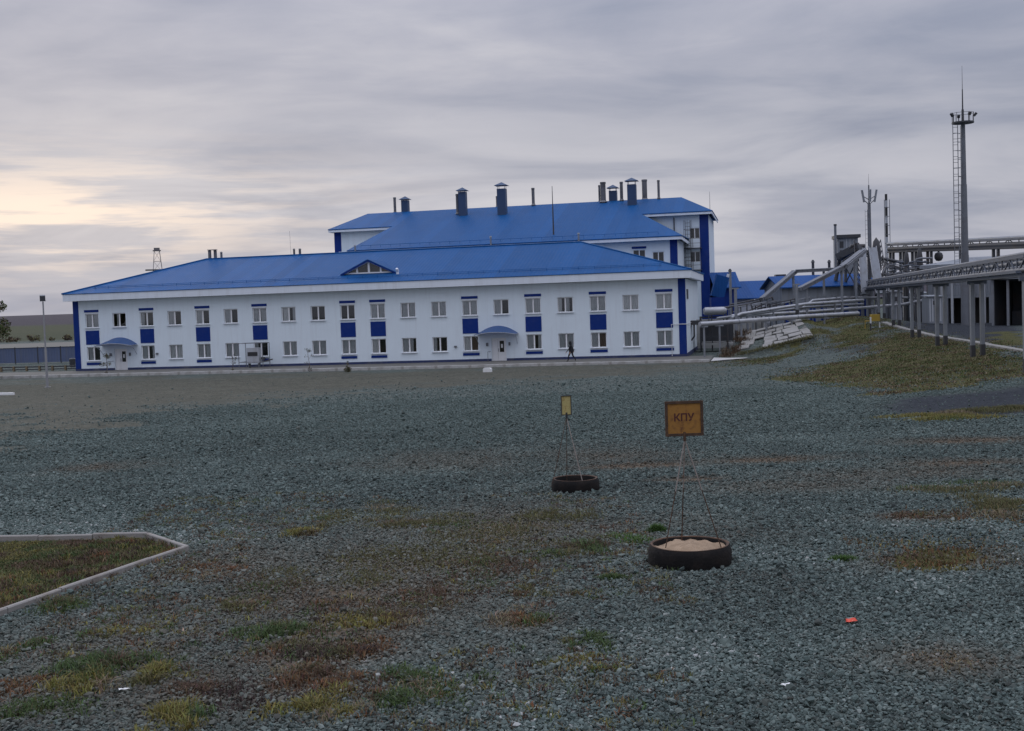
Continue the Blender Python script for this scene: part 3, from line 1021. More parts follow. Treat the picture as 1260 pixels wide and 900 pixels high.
# window parts share their mesh data
fm = MB()
w2, h2, ft = WW / 2 - .004, WH / 2 - .004, .075
for b in ((-w2, w2, -.035, .035, -h2, -h2 + ft), (-w2, w2, -.035, .035, h2 - ft, h2), (-w2, -w2 + ft, -.034, .034, -h2 + ft, h2 - ft), (w2 - ft, w2, -.034, .034, -h2 + ft, h2 - ft), (-.065, .065, -.04, .04, -h2 + ft, h2 - ft)): fm.box(*b)
ME_FRAME = fm.mesh('window', 'frame_white')
pw = w2 - ft - .065
ME_PANE = MB().box(-pw / 2, pw / 2, -.006, .006, -h2 + ft, h2 - ft).mesh('pane', 'glass')
ME_SILL = MB().box(-WW / 2 - .06, WW / 2 + .06, -.14, .10, -.045, .0).mesh('sill', 'sill_white')
ME_SPAN = MB().box(-WW / 2 - .02, WW / 2 + .02, -.035, .05, 2.66, 4.06).mesh('spandrel', 'blue_paint')
ME_LINT = MB().box(-WW / 2 - .06, WW / 2 + .06, -.05, .05, 5.90, 6.14).mesh('lintel_band', 'blue_paint')
ME_BAND = MB().box(-WW / 2 - .06, WW / 2 + .06, -.05, .05, .60, .84).mesh('sill_band', 'blue_paint')
ME_SHUT = MB().box(-WW / 2 - .0, WW / 2 + .0, -.03, .05, 5.745, 5.87).mesh('shutter_box', 'sill_white')


def curtain_mesh(width, mat, seed, gather=1.0):
    r = random.Random(seed); m = MB()
    n = 26
    xs = [-width / 2 + width * k / n for k in range(n + 1)]
    ph = r.uniform(0, 6); fr = r.uniform(38, 60)
    top = [(x, .03 * math.sin(x * fr + ph) + .012 * math.sin(x * 23 + ph * 2), h2 - .03) for x in xs]
    bot = [(x * r.uniform(.97, 1.0), .042 * math.sin(x * fr * .96 + ph) + .016 * math.sin(x * 21 + ph), -h2 + .02) for x in xs]
    for k in range(n): m.quad(bot[k], bot[k + 1], top[k + 1], top[k])
    return m.mesh('curtain', mat, True)


CUR = {}
for key, w, mt in (('g', pw * 1.05, 'curtain_grey'), ('w', pw * 1.05, 'curtain_white'), ('b', pw * .95, 'curtain_brown'), ('h', pw * .48, 'curtain_grey'), ('k', pw * .5, 'curtain_white')):
    CUR[key] = [curtain_mesh(w, mt, s + ord(key)) for s in range(3)]
UPPER = ['gg', 'h.', 'h.', 'g.', 'g.', 'g.', 'gg', 'wh', '..', '..', 'gg', 'gg', 'gg', 'gg', 'g.', 'gg', 'kh', 'gg', 'ww', 'ww']
LOWER = ['g.', '', 'gh', 'ww', 'gg', 'gg', 'h.', 'gg', 'gg', 'gg', 'w.', 'gh', 'h.', 'wb', '', 'gh', 'gg', 'gb', 'gg', 'gg']


def place_window(root, u, v, z, pat, sill=True, seed=0):
    r = random.Random(seed)
    w = link('window', ME_FRAME, root, (u, v + .16, z))
    for sx, ch in ((-1, pat[0]), (1, pat[1])):
        link('pane', ME_PANE, w, (sx * (pw / 2 + .065), 0, 0))
        if ch in CUR:
            dx = 0
            if ch in 'hk': dx = -sx * pw * .24 if r.random() < .3 else sx * pw * .22
            link('curtain', r.choice(CUR[ch]), w, (sx * (pw / 2 + .065) + dx, .085 + r.uniform(0, .04), 0))
    if sill: link('sill', ME_SILL, w, (0, -.16, -WH / 2 - .002))


for i, u in enumerate(COLS):
    place_window(office, u, 0, UZ + WH / 2, UPPER[i], True, i)
    if i not in DOORS: place_window(office, u, 0, LZ + WH / 2, LOWER[i], True, i + 50)
    if i in BLUE:
        link('lintel_band', ME_LINT, office, (u, 0, 0)); link('shutter_box', ME_SHUT, office, (u, 0, 0))
        link('spandrel', ME_SPAN, office, (u, 0, 0))
        if i not in DOORS: link('sill_band', ME_BAND, office, (u, 0, 0))

# doors with curved canopies
for i in (1, 14):
    u = DOOR_U[i]
    d = MB()
    d.box(u - .645, u + .745, .10, .16, 2.05, 2.145); d.box(u - .645, u - .55, .10, .16, .0, 2.05); d.box(u + .65, u + .745, .10, .16, .0, 2.05)
    d.box(u - .55, u - .08, .12, .17, .02, 2.05)
    d.box(u - .06, u + .10, .12, .17, .02, 2.05); d.box(u + .52, u + .65, .12, .17, .02, 2.05)
    d.box(u + .10, u + .52, .12, .17, .02, .85); d.box(u + .10, u + .52, .12, .17, 1.9, 2.05)
    door = d.build('door', 'frame_white', office)
    MB().box(u + .10, u + .52, .14, .15, .85, 1.9).build('pane', 'glass', door)
    MB().box(u + .22, u + .40, .135, .139, 1.25, 1.6).build('notice', 'litter_white', door)
    MB().tube((u - .02, .09, .9), (u - .02, .09, 1.2), .018).build('handle', 'steel_grey', door)
    MB().box(u - 1.0, u + 1.05, -1.5, -.061, -.30, .0).build('door_step', 'concrete', office)
    cw, cz, rise, dep = 1.93, 2.55, .72, 1.5
    ss = np.linspace(-1, 1, 21)
    arc = [(u + cw * s, cz + .30 * rise * (1 - s * s)) for s in ss]
    arb = [(u + cw * s * .99, cz + .02 + rise * (1 - s * s)) for s in ss]
    cn = MB()
    for (a, za), (b, zb), (c_, zc), (d_, zd) in zip(arc, arc[1:], arb[1:], arb):
        for o_ in (0, .02): cn.quad((a, -dep, za + o_), (b, -dep, zb + o_), (c_, -.005, zc + o_), (d_, -.005, zd + o_))
        cn.quad((a, -dep, za), (b, -dep, zb), (b, -dep, zb + .02), (a, -dep, za + .02))
    can = cn.build('canopy', 'canopy_blue', office, True)
    fr = MB()
    fr.path([(a, -dep + .02, z - .035) for a, z in arc], .03, 6); fr.path([(a, -.06, z - .035) for a, z in arb], .03, 6)
    for s in (-1, 1):
        fr.tube((u + s * cw, -dep, cz - .02), (u + s * cw, -.02, cz - .02), .03)
        fr.path([(u + s * cw, -dep + .1, cz - .05), (u + s * (cw - .05), -.7, cz - .35), (u + s * (cw - .1), -.05, cz - .95)], .028, 6)
        fr.tube((u + s * cw * .5, -dep, cz + .13), (u + s * cw * .5, -.02, cz + .5), .022)
    fr.build('canopy_frame', 'canopy_frame', can)
    MB().box(u - 1.15, u - .95, -.12, .0, 1.45, 1.75).build('wall_lamp', 'steel_grey', office)
    MB().box(u + 1.0, u + 1.15, -.12, .0, 1.45, 1.75).build('wall_lamp', 'steel_grey', office)
    MB().tube((u - .72, -1.3, -.25), (u - .72, -1.3, .95), .025).tube((u - .72, -1.3, .95), (u - .72, -.1, .95), .025).build('handrail', 'steel_grey', office)
for u, z in ((9.0, 1.5), (39.6, 1.4)):
    MB().box(u - .12, u + .12, -.14, .0, z, z + .16).build('wall_lamp', 'steel_grey', office)
MB().path([(59.75, -.09, .1), (59.75, -.09, 2.95), (61.12, -.09, 2.95), (61.12, 6.0, 2.95)], .035, 8).build('gas_pipe', 'post_white', office)
# the small vent and a shelf on the gable wall
m = MB(); m.box(BL, BL + .06, 2.2, 4.0, 5.2, 6.1); m.build('wall_vent', 'steel_dark', office)
m = MB(); m.box(BL, BL + .9, 7, 9, 2.7, 3.1); m.path([(BL + .3, 7.5, 2.7), (BL + .3, 7.5, 1.6), (BL, 7.5, 1.2)], .08, 8); m.build('cable_box', 'steel_dark', office)

# roof
OU0, OU1, OV0, OV1, EZ = -.62, BL + .62, -.82, BW + .82, 7.80
RZ, RU0, RU1, RV = 11.22, 9.7, 50.2, 10.15
m = MB()
A, B_, C, D = (OU0 - .06, OV0 - .06, EZ), (OU1 + .06, OV0 - .06, EZ), (OU1 + .06, OV1 + .06, EZ), (OU0 - .06, OV1 + .06, EZ)
P, Q = (RU0, RV, RZ), (RU1, RV, RZ)
m.quad(A, B_, Q, P); m.quad(B_, C, Q); m.quad(C, D, P, Q); m.quad(D, A, P)
lo = [(x, y, z - .05) for x, y, z in (A, B_, C, D)]
for a, b in ((0, 1), (1, 2), (2, 3), (3, 0)):
    top = (A, B_, C, D); m.quad(lo[a], lo[b], top[b], top[a])
m.quad(*lo)
roof = m.build('roof', 'roof_blue', office)
m = MB()
for a, b in ((A, P), (B_, Q), (C, Q), (D, P), (P, Q)):
    m.tube(Vector(a) + Vector((0, 0, .02)), Vector(b) + Vector((0, 0, .02)), .085, n=8)
m.build('ridge_cap', 'roof_blue', roof)
m = MB(); zb, zt = 7.07, EZ - .052
m.box(OU0, OU1, OV0, OV0 + .06, zb, zt); m.box(OU0, OU1, OV1 - .06, OV1, zb, zt); m.box(OU0, OU0 + .06, OV0 + .061, OV1 - .061, zb, zt); m.box(OU1 - .06, OU1, OV0 + .061, OV1 - .061, zb, zt)
m.build('fascia', 'fascia_white', office)
MB().box(OU0 + .061, OU1 - .061, OV0 + .061, OV1 - .061, zb + .03, zb + .08).build('soffit', 'sill_white', office)


def front_z(v): return EZ + (v - OV0) * (RZ - EZ) / (RV - OV0)


m = MB()
for k in range(2):
    v = .55 + .0 * k
    m.tube((1.5 + v, v, front_z(v) + .10 + .13 * k), (BL - 1.5 - v, v, front_z(v) + .10 + .13 * k), .018, n=5)
for k in range(39):
    u = 2.2 + k * (BL - 4.4) / 38
    m.obox((u, .55, front_z(.55) - .02), (u, .55, front_z(.55) + .26), .03, .03)
m.build('snow_guard', 'roof_blue', roof)
# dormer
du0, du1, dv, dz0, dz1 = 28.2, 33.2, 1.95, 8.72, 9.90
dm = (du0 + du1) / 2
vb = OV0 + (dz1 - EZ) * (RV - OV0) / (RZ - EZ)
m = MB()
t_ = .09
for s, ua in ((-1, du0 - .35), (1, du1 + .35)):
    za = dz0 - .10
    vv = OV0 + (za - EZ) * (RV - OV0) / (RZ - EZ)
    f0, f1 = Vector((ua, dv - .3, za)), Vector((dm, dv - .3, dz1 + .08)); b0, b1 = Vector((ua, dv + .9, za)), Vector((dm, vb + .3, dz1 + .08))
    up = Vector((0, 0, t_))
    m.quad(f0, f1, b1, b0); m.quad(f0 + up, f1 + up, b1 + up, b0 + up); m.quad(f0, f1, f1 + up, f0 + up); m.quad(f0, b0, b0 + up, f0 + up)
dr = m.build('dormer', 'roof_blue', roof)
for s, ua in ((-1, du0 - .3), (1, du1 + .3)):
    MB().obox((ua, dv - .27, dz0 - .10), (dm, dv - .27, dz1 + .04), .06, .16).build('bargeboard', 'blue_paint', dr)
m = MB()
sl = (dz1 - dz0) / (dm - du0)
m.obox((du0, dv, dz0 + .05), (du1, dv, dz0 + .05), .10, .12)
m.obox((du0 + .1, dv - .005, dz0 + .09), (dm, dv - .005, dz1 - .02), .10, .16); m.obox((du1 - .1, dv - .005, dz0 + .09), (dm, dv - .005, dz1 - .02), .10, .16)
m.box(dm - .09, dm + .09, dv - .06, dv + .05, dz0 + .1, dz1 - .05)
for s in (-1, 1): m.box(dm + s * 1.2 - .08, dm + s * 1.2 + .08, dv - .06, dv + .05, dz0 + .1, dz0 + .1 + sl * (dm - du0 - 1.2) - .08)
m.build('window_frame', 'frame_white', dr)
for a, b in ((du0 + .3, dm - 1.28), (dm - 1.12, dm - .09), (dm + .09, dm + 1.12), (dm + 1.28, du1 - .3)):
    hz = lambda u: dz0 + .1 + max(0, sl * (min(u - du0, du1 - u)) - .12)
    m = MB(); m.prism([(a, dz0 + .1), (b, dz0 + .1), (b, hz(b)), (a, hz(a) + .001)], dv + .03, dv + .04, 'y'); m.build('pane', 'glass', dr)
m = MB(); m.prism([(du0, dz0), (du1, dz0), (dm, dz1)], dv + .5, dv + .52, 'y'); m.build('backing', 'dark_interior', dr)
MB().tube((33.75, 1.4, front_z(1.4)), (33.75, 1.4, front_z(1.4) + .35), .14).tube((33.75, 1.4, front_z(1.4) + .3), (33.75, 1.2, front_z(1.4) + .55), .16, .12).build('roof_vent', 'sill_white', roof)
# roof pipes behind the ridge
for u, h_, r_ in ((9.9, .95, .17), (10.55, .95, .17), (11.25, .75, .12), (19.55, .72, .11), (20.2, .7, .13)):
    v = RV + .35
    MB().tube((u, v, RZ - .4), (u, v, RZ + h_ - .1), r_, n=12).tube((u, v, RZ + h_ - .08), (u, v, RZ + h_), r_ * 1.5, r_ * .6, n=12).build('roof_pipe', 'flue_steel', roof, True)
MB().box(9.72, 10.72, RV + .15, RV + .55, RZ + .96, RZ + 1.02).build('pipe_cover', 'flue_steel', roof)
MB().tube((19.25, RV + .2, RZ - .2), (19.2, RV + .2, RZ + 2.6), .012, n=5).build('lightning_rod', 'steel_grey', roof)

# ------------------------------------------------------------------ taller production block behind
plant = empty('production_block', BO, -BA, 'taller white block behind the offices with stepped blue roof and chimneys', 'building')
MU0, MU1, MV = 20.2, 58.7, 24.0
PU0, PU1, PV0, PV1 = 14.6, 61.6, 36.0, 52.0
ws = [(53.85, 55.25, 9.55, 10.85), (56.0, 57.3, 9.3, 10.55)]
m = MB(); wall_with_openings(m, MU0, MU1, 0, 11.9, ws, .25, MV)
m.quad((MU1, MV, 0), (MU1, PV0, 0), (MU1, PV0, 11.9), (MU1, MV, 11.9)); m.quad((MU0, MV, 0), (MU0, PV0, 0), (MU0, PV0, 11.9), (MU0, MV, 11.9))
wo = [(59.4, 60.6, 12.4, 13.7), (59.4, 60.6, 9.6, 10.9)]
m2 = MB(); wall_with_openings(m2, PU0, PU1, 0, 15.35, wo, .25, PV0)
m2.quad((PU1, PV0, 0), (PU1, PV1, 0), (PU1, PV1, 15.35), (PU1, PV0, 15.35)); m2.quad((PU0, PV0, 0), (PU0, PV1, 0), (PU0, PV1, 15.35), (PU0, PV0, 15.35)); m2.quad((PU0, PV1, 0), (PU1, PV1, 0), (PU1, PV1, 15.35), (PU0, PV1, 15.35))
m.build('wall', 'wall_white', plant); m2.build('wall', 'wall_white', plant)
MB().box(MU0 + .1, MU1 - .1, MV + .8, MV + .9, 0, 11.8).box(PU0 + .1, PU1 - .1, PV0 + .8, PV0 + .9, 0, 15.2).build('interior', 'dark_interior', plant)
MB().box(MU1 - .75, MU1 + .05, MV - .05, MV + .3, 0, 11.8).build('corner_stripe', 'blue_paint', plant)
MB().box(PU1 - 1.0, PU1 + .05, PV0 - .05, PV0 + .35, 0, 15.3).build('corner_stripe', 'blue_paint', plant)
MB().box(PU0 - .05, PU0 + .85, PV0 - .05, PV0 + .35, 0, 15.3).build('corner_stripe', 'blue_paint', plant)
MB().box(53.75, 55.35, MV - .05, MV + .05, 10.95, 11.2).build('lintel_band', 'blue_paint', plant)
for a, b, c, d in ws + wo:
    v = MV if d < 11.2 and a < 58 else PV0
    f = MB()
    for bx in ((a, b, v + .1, v + .16, c, c + .08), (a, b, v + .1, v + .16, d - .08, d), (a, a + .08, v + .1, v + .16, c + .08, d - .08), (b - .08, b, v + .1, v + .16, c + .08, d - .08), ((a + b) / 2 - .05, (a + b) / 2 + .05, v + .1, v + .16, c + .08, d - .08)): f.box(*bx)
    wn_ = f.build('window', 'frame_white', plant)
    for e0, e1 in ((a + .08, (a + b) / 2 - .05), ((a + b) / 2 + .05, b - .08)):
        MB().box(e0, e1, v + .12, v + .13, c + .08, d - .08).build('pane', 'glass', wn_)
# stepped roof
ez1, vv1, rz2, rv2 = 12.18, MV - .85, 18.1, 44.0
SL = (rz2 - ez1) / (rv2 - vv1)
pz = lambda v: ez1 + (v - vv1) * SL
ev = PV0 - .8
m = MB()
k = .06


def slab(m, pts, th=.10):
    lo_ = [(p[0], p[1], p[2] - th) for p in pts]
    m.quad(*pts); m.quad(*lo_)
    n = len(pts)
    for i in range(n): m.quad(lo_[i], lo_[(i + 1) % n], pts[(i + 1) % n], pts[i])


slab(m, [(MU0 + .6, vv1, pz(vv1)), (MU1 + .65, vv1, pz(vv1)), (53.8, ev, pz(ev)), (22.6, ev, pz(ev))])
slab(m, [(PU0 - .6, ev, pz(ev)), (PU1 + .6, ev, pz(ev)), (58.0, rv2, rz2), (16.4, rv2, rz2)])
slab(m, [(PU1 + .6, ev, pz(ev)), (PU1 + .6, PV1 + .8, pz(ev)), (58.0, rv2, rz2)])
slab(m, [(PU0 - .6, PV1 + .8, pz(ev)), (PU0 - .6, ev, pz(ev)), (16.4, rv2, rz2)])
slab(m, [(PU1 + .6, PV1 + .8, pz(ev)), (PU0 - .6, PV1 + .8, pz(ev)), (16.4, rv2, rz2), (58.0, rv2, rz2)])
slab(m, [(MU1 + .65, vv1, pz(vv1)), (MU1 + .65, PV0, pz(vv1) + .25), (53.8, ev, pz(ev) - .01)])
slab(m, [(MU0 + .6, PV0, pz(vv1) + .25), (MU0 + .6, vv1, pz(vv1)), (22.6, ev, pz(ev) - .01)])
proof = m.build('roof', 'roof_blue', plant)
m = MB()
m.box(MU0 - .4, MU1 + .6, vv1 + .05, vv1 + .13, 11.75, 12.07); m.box(MU1 + .52, MU1 + .6, vv1 + .131, PV0, 11.75, 12.07)
m.box(MU0 - .4, MU0 + .55, vv1 + .131, PV0 - .01, 11.95, 12.05)
zf = pz(ev) - .105
m.box(PU0 - .55, PU1 + .55, ev + .05, ev + .12, zf - .28, zf); m.box(PU1 + .47, PU1 + .55, ev + .121, PV1 + .7, zf - .28, zf); m.box(PU0 - .55, PU0 - .47, ev + .121, PV1 + .7, zf - .28, zf)
m.build('fascia', 'fascia_white', plant)
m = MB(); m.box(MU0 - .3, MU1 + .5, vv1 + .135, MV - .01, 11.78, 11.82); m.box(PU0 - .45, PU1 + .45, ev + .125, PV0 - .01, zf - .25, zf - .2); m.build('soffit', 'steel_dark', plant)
m = MB()
for q in range(30):
    u = MU0 + 2 + q * (MU1 - MU0 - 4) / 29
    m.obox((u, MV + .2, pz(MV + .2) - .02), (u, MV + .2, pz(MV + .2) + .26), .03, .03)
m.tube((MU0 + 2, MV + .2, pz(MV + .2) + .24), (MU1 - 2, MV + .2, pz(MV + .2) + .24), .018, n=5)
m.build('snow_guard', 'roof_blue', proof)


def chimney(u, v, top, w, gap=.35):
    w *= .86
    zb_ = (pz(v) if v <= rv2 else 2 * rz2 - pz(v) + 0) - .3
    c = MB().box(u - w / 2, u + w / 2, v - w / 2, v + w / 2, zb_, top - gap - .45).build('chimney', 'duct_blue', proof)
    m = MB()
    e = w * .78; t0 = top - .45
    ap = (u, v, top)
    cs = [(u - e, v - e, t0), (u + e, v - e, t0), (u + e, v + e, t0), (u - e, v + e, t0)]
    for a in range(4): m.quad(cs[a], cs[(a + 1) % 4], ap)
    m.quad(*cs)
    for sx in (-1, 1):
        for sy in (-1, 1): m.obox((u + sx * w * .42, v + sy * w * .42, top - gap - .5), (u + sx * w * .42, v + sy * w * .42, t0), .05, .05)
    m.build('cowl', 'duct_blue', c)


chimney(21.5, 44.6, 20.2, 1.05, .12)
chimney(30.6, 39.9, 20.45, 1.10, .15)
chimney(35.9, 39.2, 20.75, 1.25, .40)
chimney(49.3, 44.6, 20.2, 1.15, .35)
chimney(52.1, 41.1, 20.6, 1.25, .42)


def flue(u, v, top, r):
    zb_ = (pz(v) if v <= rv2 else 2 * rz2 - pz(v)) - .2
    MB().tube((u, v, zb_), (u, v, top - .25), r, n=12).tube((u, v, top - .22), (u, v, top), r * 1.12, n=12).lathe([(r * 1.5, 0.05), (r * 1.05, .25)], 12, (u, v, zb_ + .2)).build('flue_pipe', 'flue_steel', proof, True)


for a in ((20.1, 44.4, 20.1, .18), (29.75, 40.5, 19.7, .22), (34.15, 44.2, 19.5, .18), (39.05, 43.6, 20.25, .2), (47.6, 44.3, 20.2, .16), (48.2, 43.2, 20.45, .34), (50.5, 43.6, 20.4, .2), (53.35, 44.4, 20.6, .33), (55.2, 43.6, 20.35, .16)): flue(*a)
m = MB(); m.tube((44.6, 26.4, pz(26.4) - .1), (44.6, 26.4, 16.2), .09, .07, n=8).tube((44.6, 26.4, 16.2), (44.6, 26.4, 18.6), .055, .03, n=8); m.build('roof_mast', 'steel_dark', proof)
for u, z0 in ((21.9, 11.3), (38.0, 11.6), (48.0, 11.5)):
    MB().tube((u, 23.0, z0 - .4), (u, 23.0, z0 + 1.35), .10, n=10).tube((u, 23.0, z0 + 1.3), (u, 23.0, z0 + 1.45), .16, .1, n=10).build('vent_pipe', 'galv', plant)
# caged ladder on the gable end
m = MB()
for u in (58.9, 59.5): m.tube((u, PV0 - .25, 6.0), (u, PV0 - .25, 14.6), .03, n=6)
for z in np.arange(6.2, 14.4, .45): m.tube((58.9, PV0 - .25, z), (59.5, PV0 - .25, z), .02, n=5)
ld = m.build('ladder', 'steel_dark', plant)
m = MB()
for z in np.arange(8.0, 14.6, 1.1):
    m.path([(58.9, PV0 - .25, z), (58.75, PV0 - .7, z), (59.2, PV0 - 1.0, z), (59.65, PV0 - .7, z), (59.5, PV0 - .25, z)], .025, 5)
for u, v in ((58.75, PV0 - .7), (59.2, PV0 - 1.0), (59.65, PV0 - .7)): m.tube((u, v, 8.0), (u, v, 14.6), .018, n=5)
m.build('cage', 'steel_dark', ld)
m = MB(); m.box(58.8, 60.8, PV0 - 1.1, PV0 - .01, 11.2, 11.28); m.box(58.8, 60.8, PV0 - 1.1, PV0 - .01, 8.6, 8.68)
for z in (11.28, 8.68):
    for u in (58.85, 59.8, 60.75): m.tube((u, PV0 - 1.05, z), (u, PV0 - 1.05, z + 1.1), .025, n=5)
    for dz in (.55, 1.1): m.tube((58.85, PV0 - 1.05, z + dz), (60.75, PV0 - 1.05, z + dz), .022, n=5)
m.build('platform', 'steel_dark', plant)
MB().tube((57.6, PV0 - .2, 13.2), (57.6, PV0 - .2, 15.0), .07, n=8).build('vent_pipe', 'steel_dark', plant)

# ------------------------------------------------------------------ pavement and kerb along the offices
PZ = -1.47
m = MB()
pv = -9.6
a0, a1 = W2(-75, pv), W2(63.5, pv); b0, b1 = W2(-75, .3), W2(63.5, .3)
for p in (a0, a1, b0, b1): p.z = PZ
m.quad(a0, a1, b1, b0)
tag(m.build('pavement', 'asphalt_worn'), 'grey concrete strip in front of the white offices', kind='structure')
kr = empty('pavement_kerb', (0, 0, 0)); tag(kr, 'pale kerb edging the strip in front of the offices', kind='structure')
me = MB().prism([(-.11, -.5), (.11, -.5), (.11, .155), (.09, .18), (-.09, .18), (-.11, .155)], .01, 2.99, 'x').mesh('kerb_stone', 'concrete_pale')
for k in range(46):
    p = W2(-74.5 + 3 * k, pv)
    o = link('kerb_stone', me, kr); o.location = (p.x, p.y, PZ - .02 + random.uniform(-.012, .012)); o.rotation_euler = (random.uniform(-.02, .02), random.uniform(-.003, .003), -BA)
# path past the gable end
m = MB()
pts = [W2(63.6, -9.6), W2(66.4, -6.0), W2(67.6, 6.0), W2(68.0, 30)]
ptl = [W2(63.6, -3.5), W2(64.6, 1.0), W2(65.0, 8.0), W2(65.2, 30)]
for p in pts + ptl: p.z = PZ + .004
for k in range(3): m.quad(ptl[k], pts[k], pts[k + 1], ptl[k + 1])
tag(m.build('path', 'concrete_pale'), 'pale concrete path running back past the gable end of the offices', kind='structure')


# ------------------------------------------------------------------ tyre rings, sand, warning signs
def ring(c, ro, h, name, label):
    th = .045
    wob = lambda t, j: 1 + .012 * math.sin(3 * t + 1) + .006 * math.sin(7 * t)
    pr = [(ro - th * 1.2, .0), (ro, .0), (ro + .018, h * .3), (ro + .018, h * .7), (ro - .004, h * .97), (ro - .015, h), (ro - th, h), (ro - th - .008, h * .96), (ro - th * 1.2, h * .5), (ro - th * 1.2, .0)]
    root = empty(name, (c.x, c.y, gz(c.x, c.y) - .04), 0, label, 'tyre')
    MB().lathe(pr, 56, (0, 0, 0), wob).build('wall', 'rubber', root, True)
    MB().lathe([(ro - .018, h - .004), (ro - .012, h + .007), (ro - th + .004, h + .007), (ro - th - .004, h - .004)], 56, (0, 0, 0), wob).build('rim_edge', 'rust', root, True)
    return root


ring(RING_A, .535, .30, 'cut_tyre', 'large cut tyre ring filled with sand in the near gravel')
ring(RING_B, .455, .28, 'cut_tyre', 'small black cut tyre ring under the narrow yellow sign')
m = MB(); n = 36
zr = gz(RING_A.x, RING_A.y)
rows = []
for j in range(9):
    r = .475 * j / 8
    rows.append([(RING_A.x + r * math.cos(2 * math.pi * k / n), RING_A.y + r * math.sin(2 * math.pi * k / n),
                  zr + .195 + .07 * (1 - (j / 8) ** 2) + .03 * math.sin(k * .7 + j) * (j / 8) + .02 * math.sin(k * 1.9) * (j / 8)) for k in range(n)])
for j in range(8):
    for k in range(n): m.quad(rows[j][k], rows[j][(k + 1) % n], rows[j + 1][(k + 1) % n], rows[j + 1][k])
tag(m.build('sand', 'soil_sand', None, True), 'tan sand heaped inside the large cut tyre ring', 'sand', kind='stuff')
m = MB(); zr2 = gz(RING_B.x, RING_B.y)
rows = [[(RING_B.x + .4 * j / 4 * math.cos(2 * math.pi * k / n), RING_B.y + .4 * j / 4 * math.sin(2 * math.pi * k / n), zr2 + .06 + .03 * (1 - j / 4)) for k in range(n)] for j in range(5)]
for j in range(4):
    for k in range(n): m.quad(rows[j][k], rows[j][(k + 1) % n], rows[j + 1][(k + 1) % n], rows[j + 1][k])
tag(m.build('soil_fill', 'steel_dark', None, True), 'dark soil lying inside the small cut tyre ring', 'soil', kind='stuff')


def sign_stand(ctr, apex, pw_, ph_, feet, panel_mat, frame_mat, label, text, rz, tilt, leg_mat):
    root = empty('warning_sign', ctr, 0, label, 'sign')
    rel = lambda p: Vector(p) - Vector(ctr)
    ap = rel(apex)
    for f in feet:
        fr_, lg = rel(f), f is feet[0]
        md_ = fr_.lerp(ap, .02 if (lg and not text) else .55)
        lo_ = MB().tube(fr_, md_, .0075, n=7).build('leg', 'rust', root)
        MB().tube(md_, ap, .009 if (lg or text) else .006, n=7).build('paint', leg_mat if (lg or text) else 'rust', lo_)
    MB().tube(ap - Vector((0, 0, .02)), ap + Vector((0, 0, .10)), .02, n=8).build('post', frame_mat, root)
    zc = ap.z + .05 + ph_ / 2
    rot = Matrix.Rotation(rz, 4, 'Z') @ Matrix.Rotation(tilt, 4, 'Y')
    pn = MB().box(-pw_ / 2, pw_ / 2, -.004, .004, -ph_ / 2, ph_ / 2).build('panel', panel_mat, root)
    pn.location = (ap.x, ap.y, zc); pn.rotation_euler = rot.to_euler()
    e = pw_ * .065
    m = MB()
    m.box(-pw_ / 2 - .004, pw_ / 2 + .004, -.016, .012, -ph_ / 2 - .004, -ph_ / 2 + e); m.box(-pw_ / 2 - .004, pw_ / 2 + .004, -.016, .012, ph_ / 2 - e, ph_ / 2 + .004)
    m.box(-pw_ / 2 - .004, -pw_ / 2 + e, -.015, .011, -ph_ / 2 + e, ph_ / 2 - e); m.box(pw_ / 2 - e, pw_ / 2 + .004, -.015, .011, -ph_ / 2 + e, ph_ / 2 - e)
    m.build('frame', frame_mat, pn)
    if text:
        for t_, sz, dx, dz in text:
            cu = bpy.data.curves.new('txt', 'FONT'); cu.body = t_; cu.size = sz; cu.align_x = 'CENTER'; cu.align_y = 'CENTER'; cu.offset = .004
            to = bpy.data.objects.new('txt', cu); COL.objects.link(to)
            dg = bpy.context.evaluated_depsgraph_get()
            me_ = bpy.data.meshes.new_from_object(to.evaluated_get(dg))
            bpy.data.objects.remove(to)
            me_.materials.clear(); me_.materials.append(MAT['ink_red'])
            me_.transform(Matrix.Translation((dx, -.0065, dz)) @ Matrix.Rotation(R(90), 4, 'X'))
            lt = link('lettering', me_, pn)
    return root


ya = RING_A.y
apx = at(842.5, 541, ya)
fe = [Vector((RING_A.x - .36, RING_A.y - .16, zr + .15)), Vector((RING_A.x + .43, RING_A.y - .05, zr + .15)), Vector((RING_A.x - .05, RING_A.y + .40, zr + .15))]
sign_stand((RING_A.x, RING_A.y, zr), apx, .50, .46, fe, 'sign_orange', 'rust', 'square rusty orange sign on thin tripod above the sand-filled ring', [('КПУ', .135, -.005, .01)], .0, .0, 'rod_pale')
yb = RING_B.y
apx = at(697.2, 514, yb)
fe = [at(717, 594, yb - .25), at(680, 595, yb - .1), Vector((RING_B.x - .15, RING_B.y + .38, zr2))]
sign_stand((RING_B.x, RING_B.y, zr2), apx, .20, .385, fe, 'sign_yellow', 'pipe_black', 'narrow yellow sign in dark frame on a leaning rod', [], .0, .0, 'rod_pale')

# litter
def litter(px, py, w, h, mat, label, name):
    c = gp(px, py); m = MB()
    r = random.Random(px)
    n = 4
    g = [[(c.x + w * (i / n - .5) + r.uniform(-.01, .01), c.y + h * (j / n - .5) + r.uniform(-.01, .01), c.z + .035 + r.uniform(0, .35) * min(w, h)) for i in range(n + 1)] for j in range(n + 1)]
    for j in range(n):
        for i in range(n):
            a = [g[j][i], g[j][i + 1], g[j + 1][i + 1], g[j + 1][i]]
            m.quad(*a); m.quad(*[(x, y, z - .004) for x, y, z in a])
    tag(m.build(name, mat), label, 'litter', 'scraps lying in the gravel')


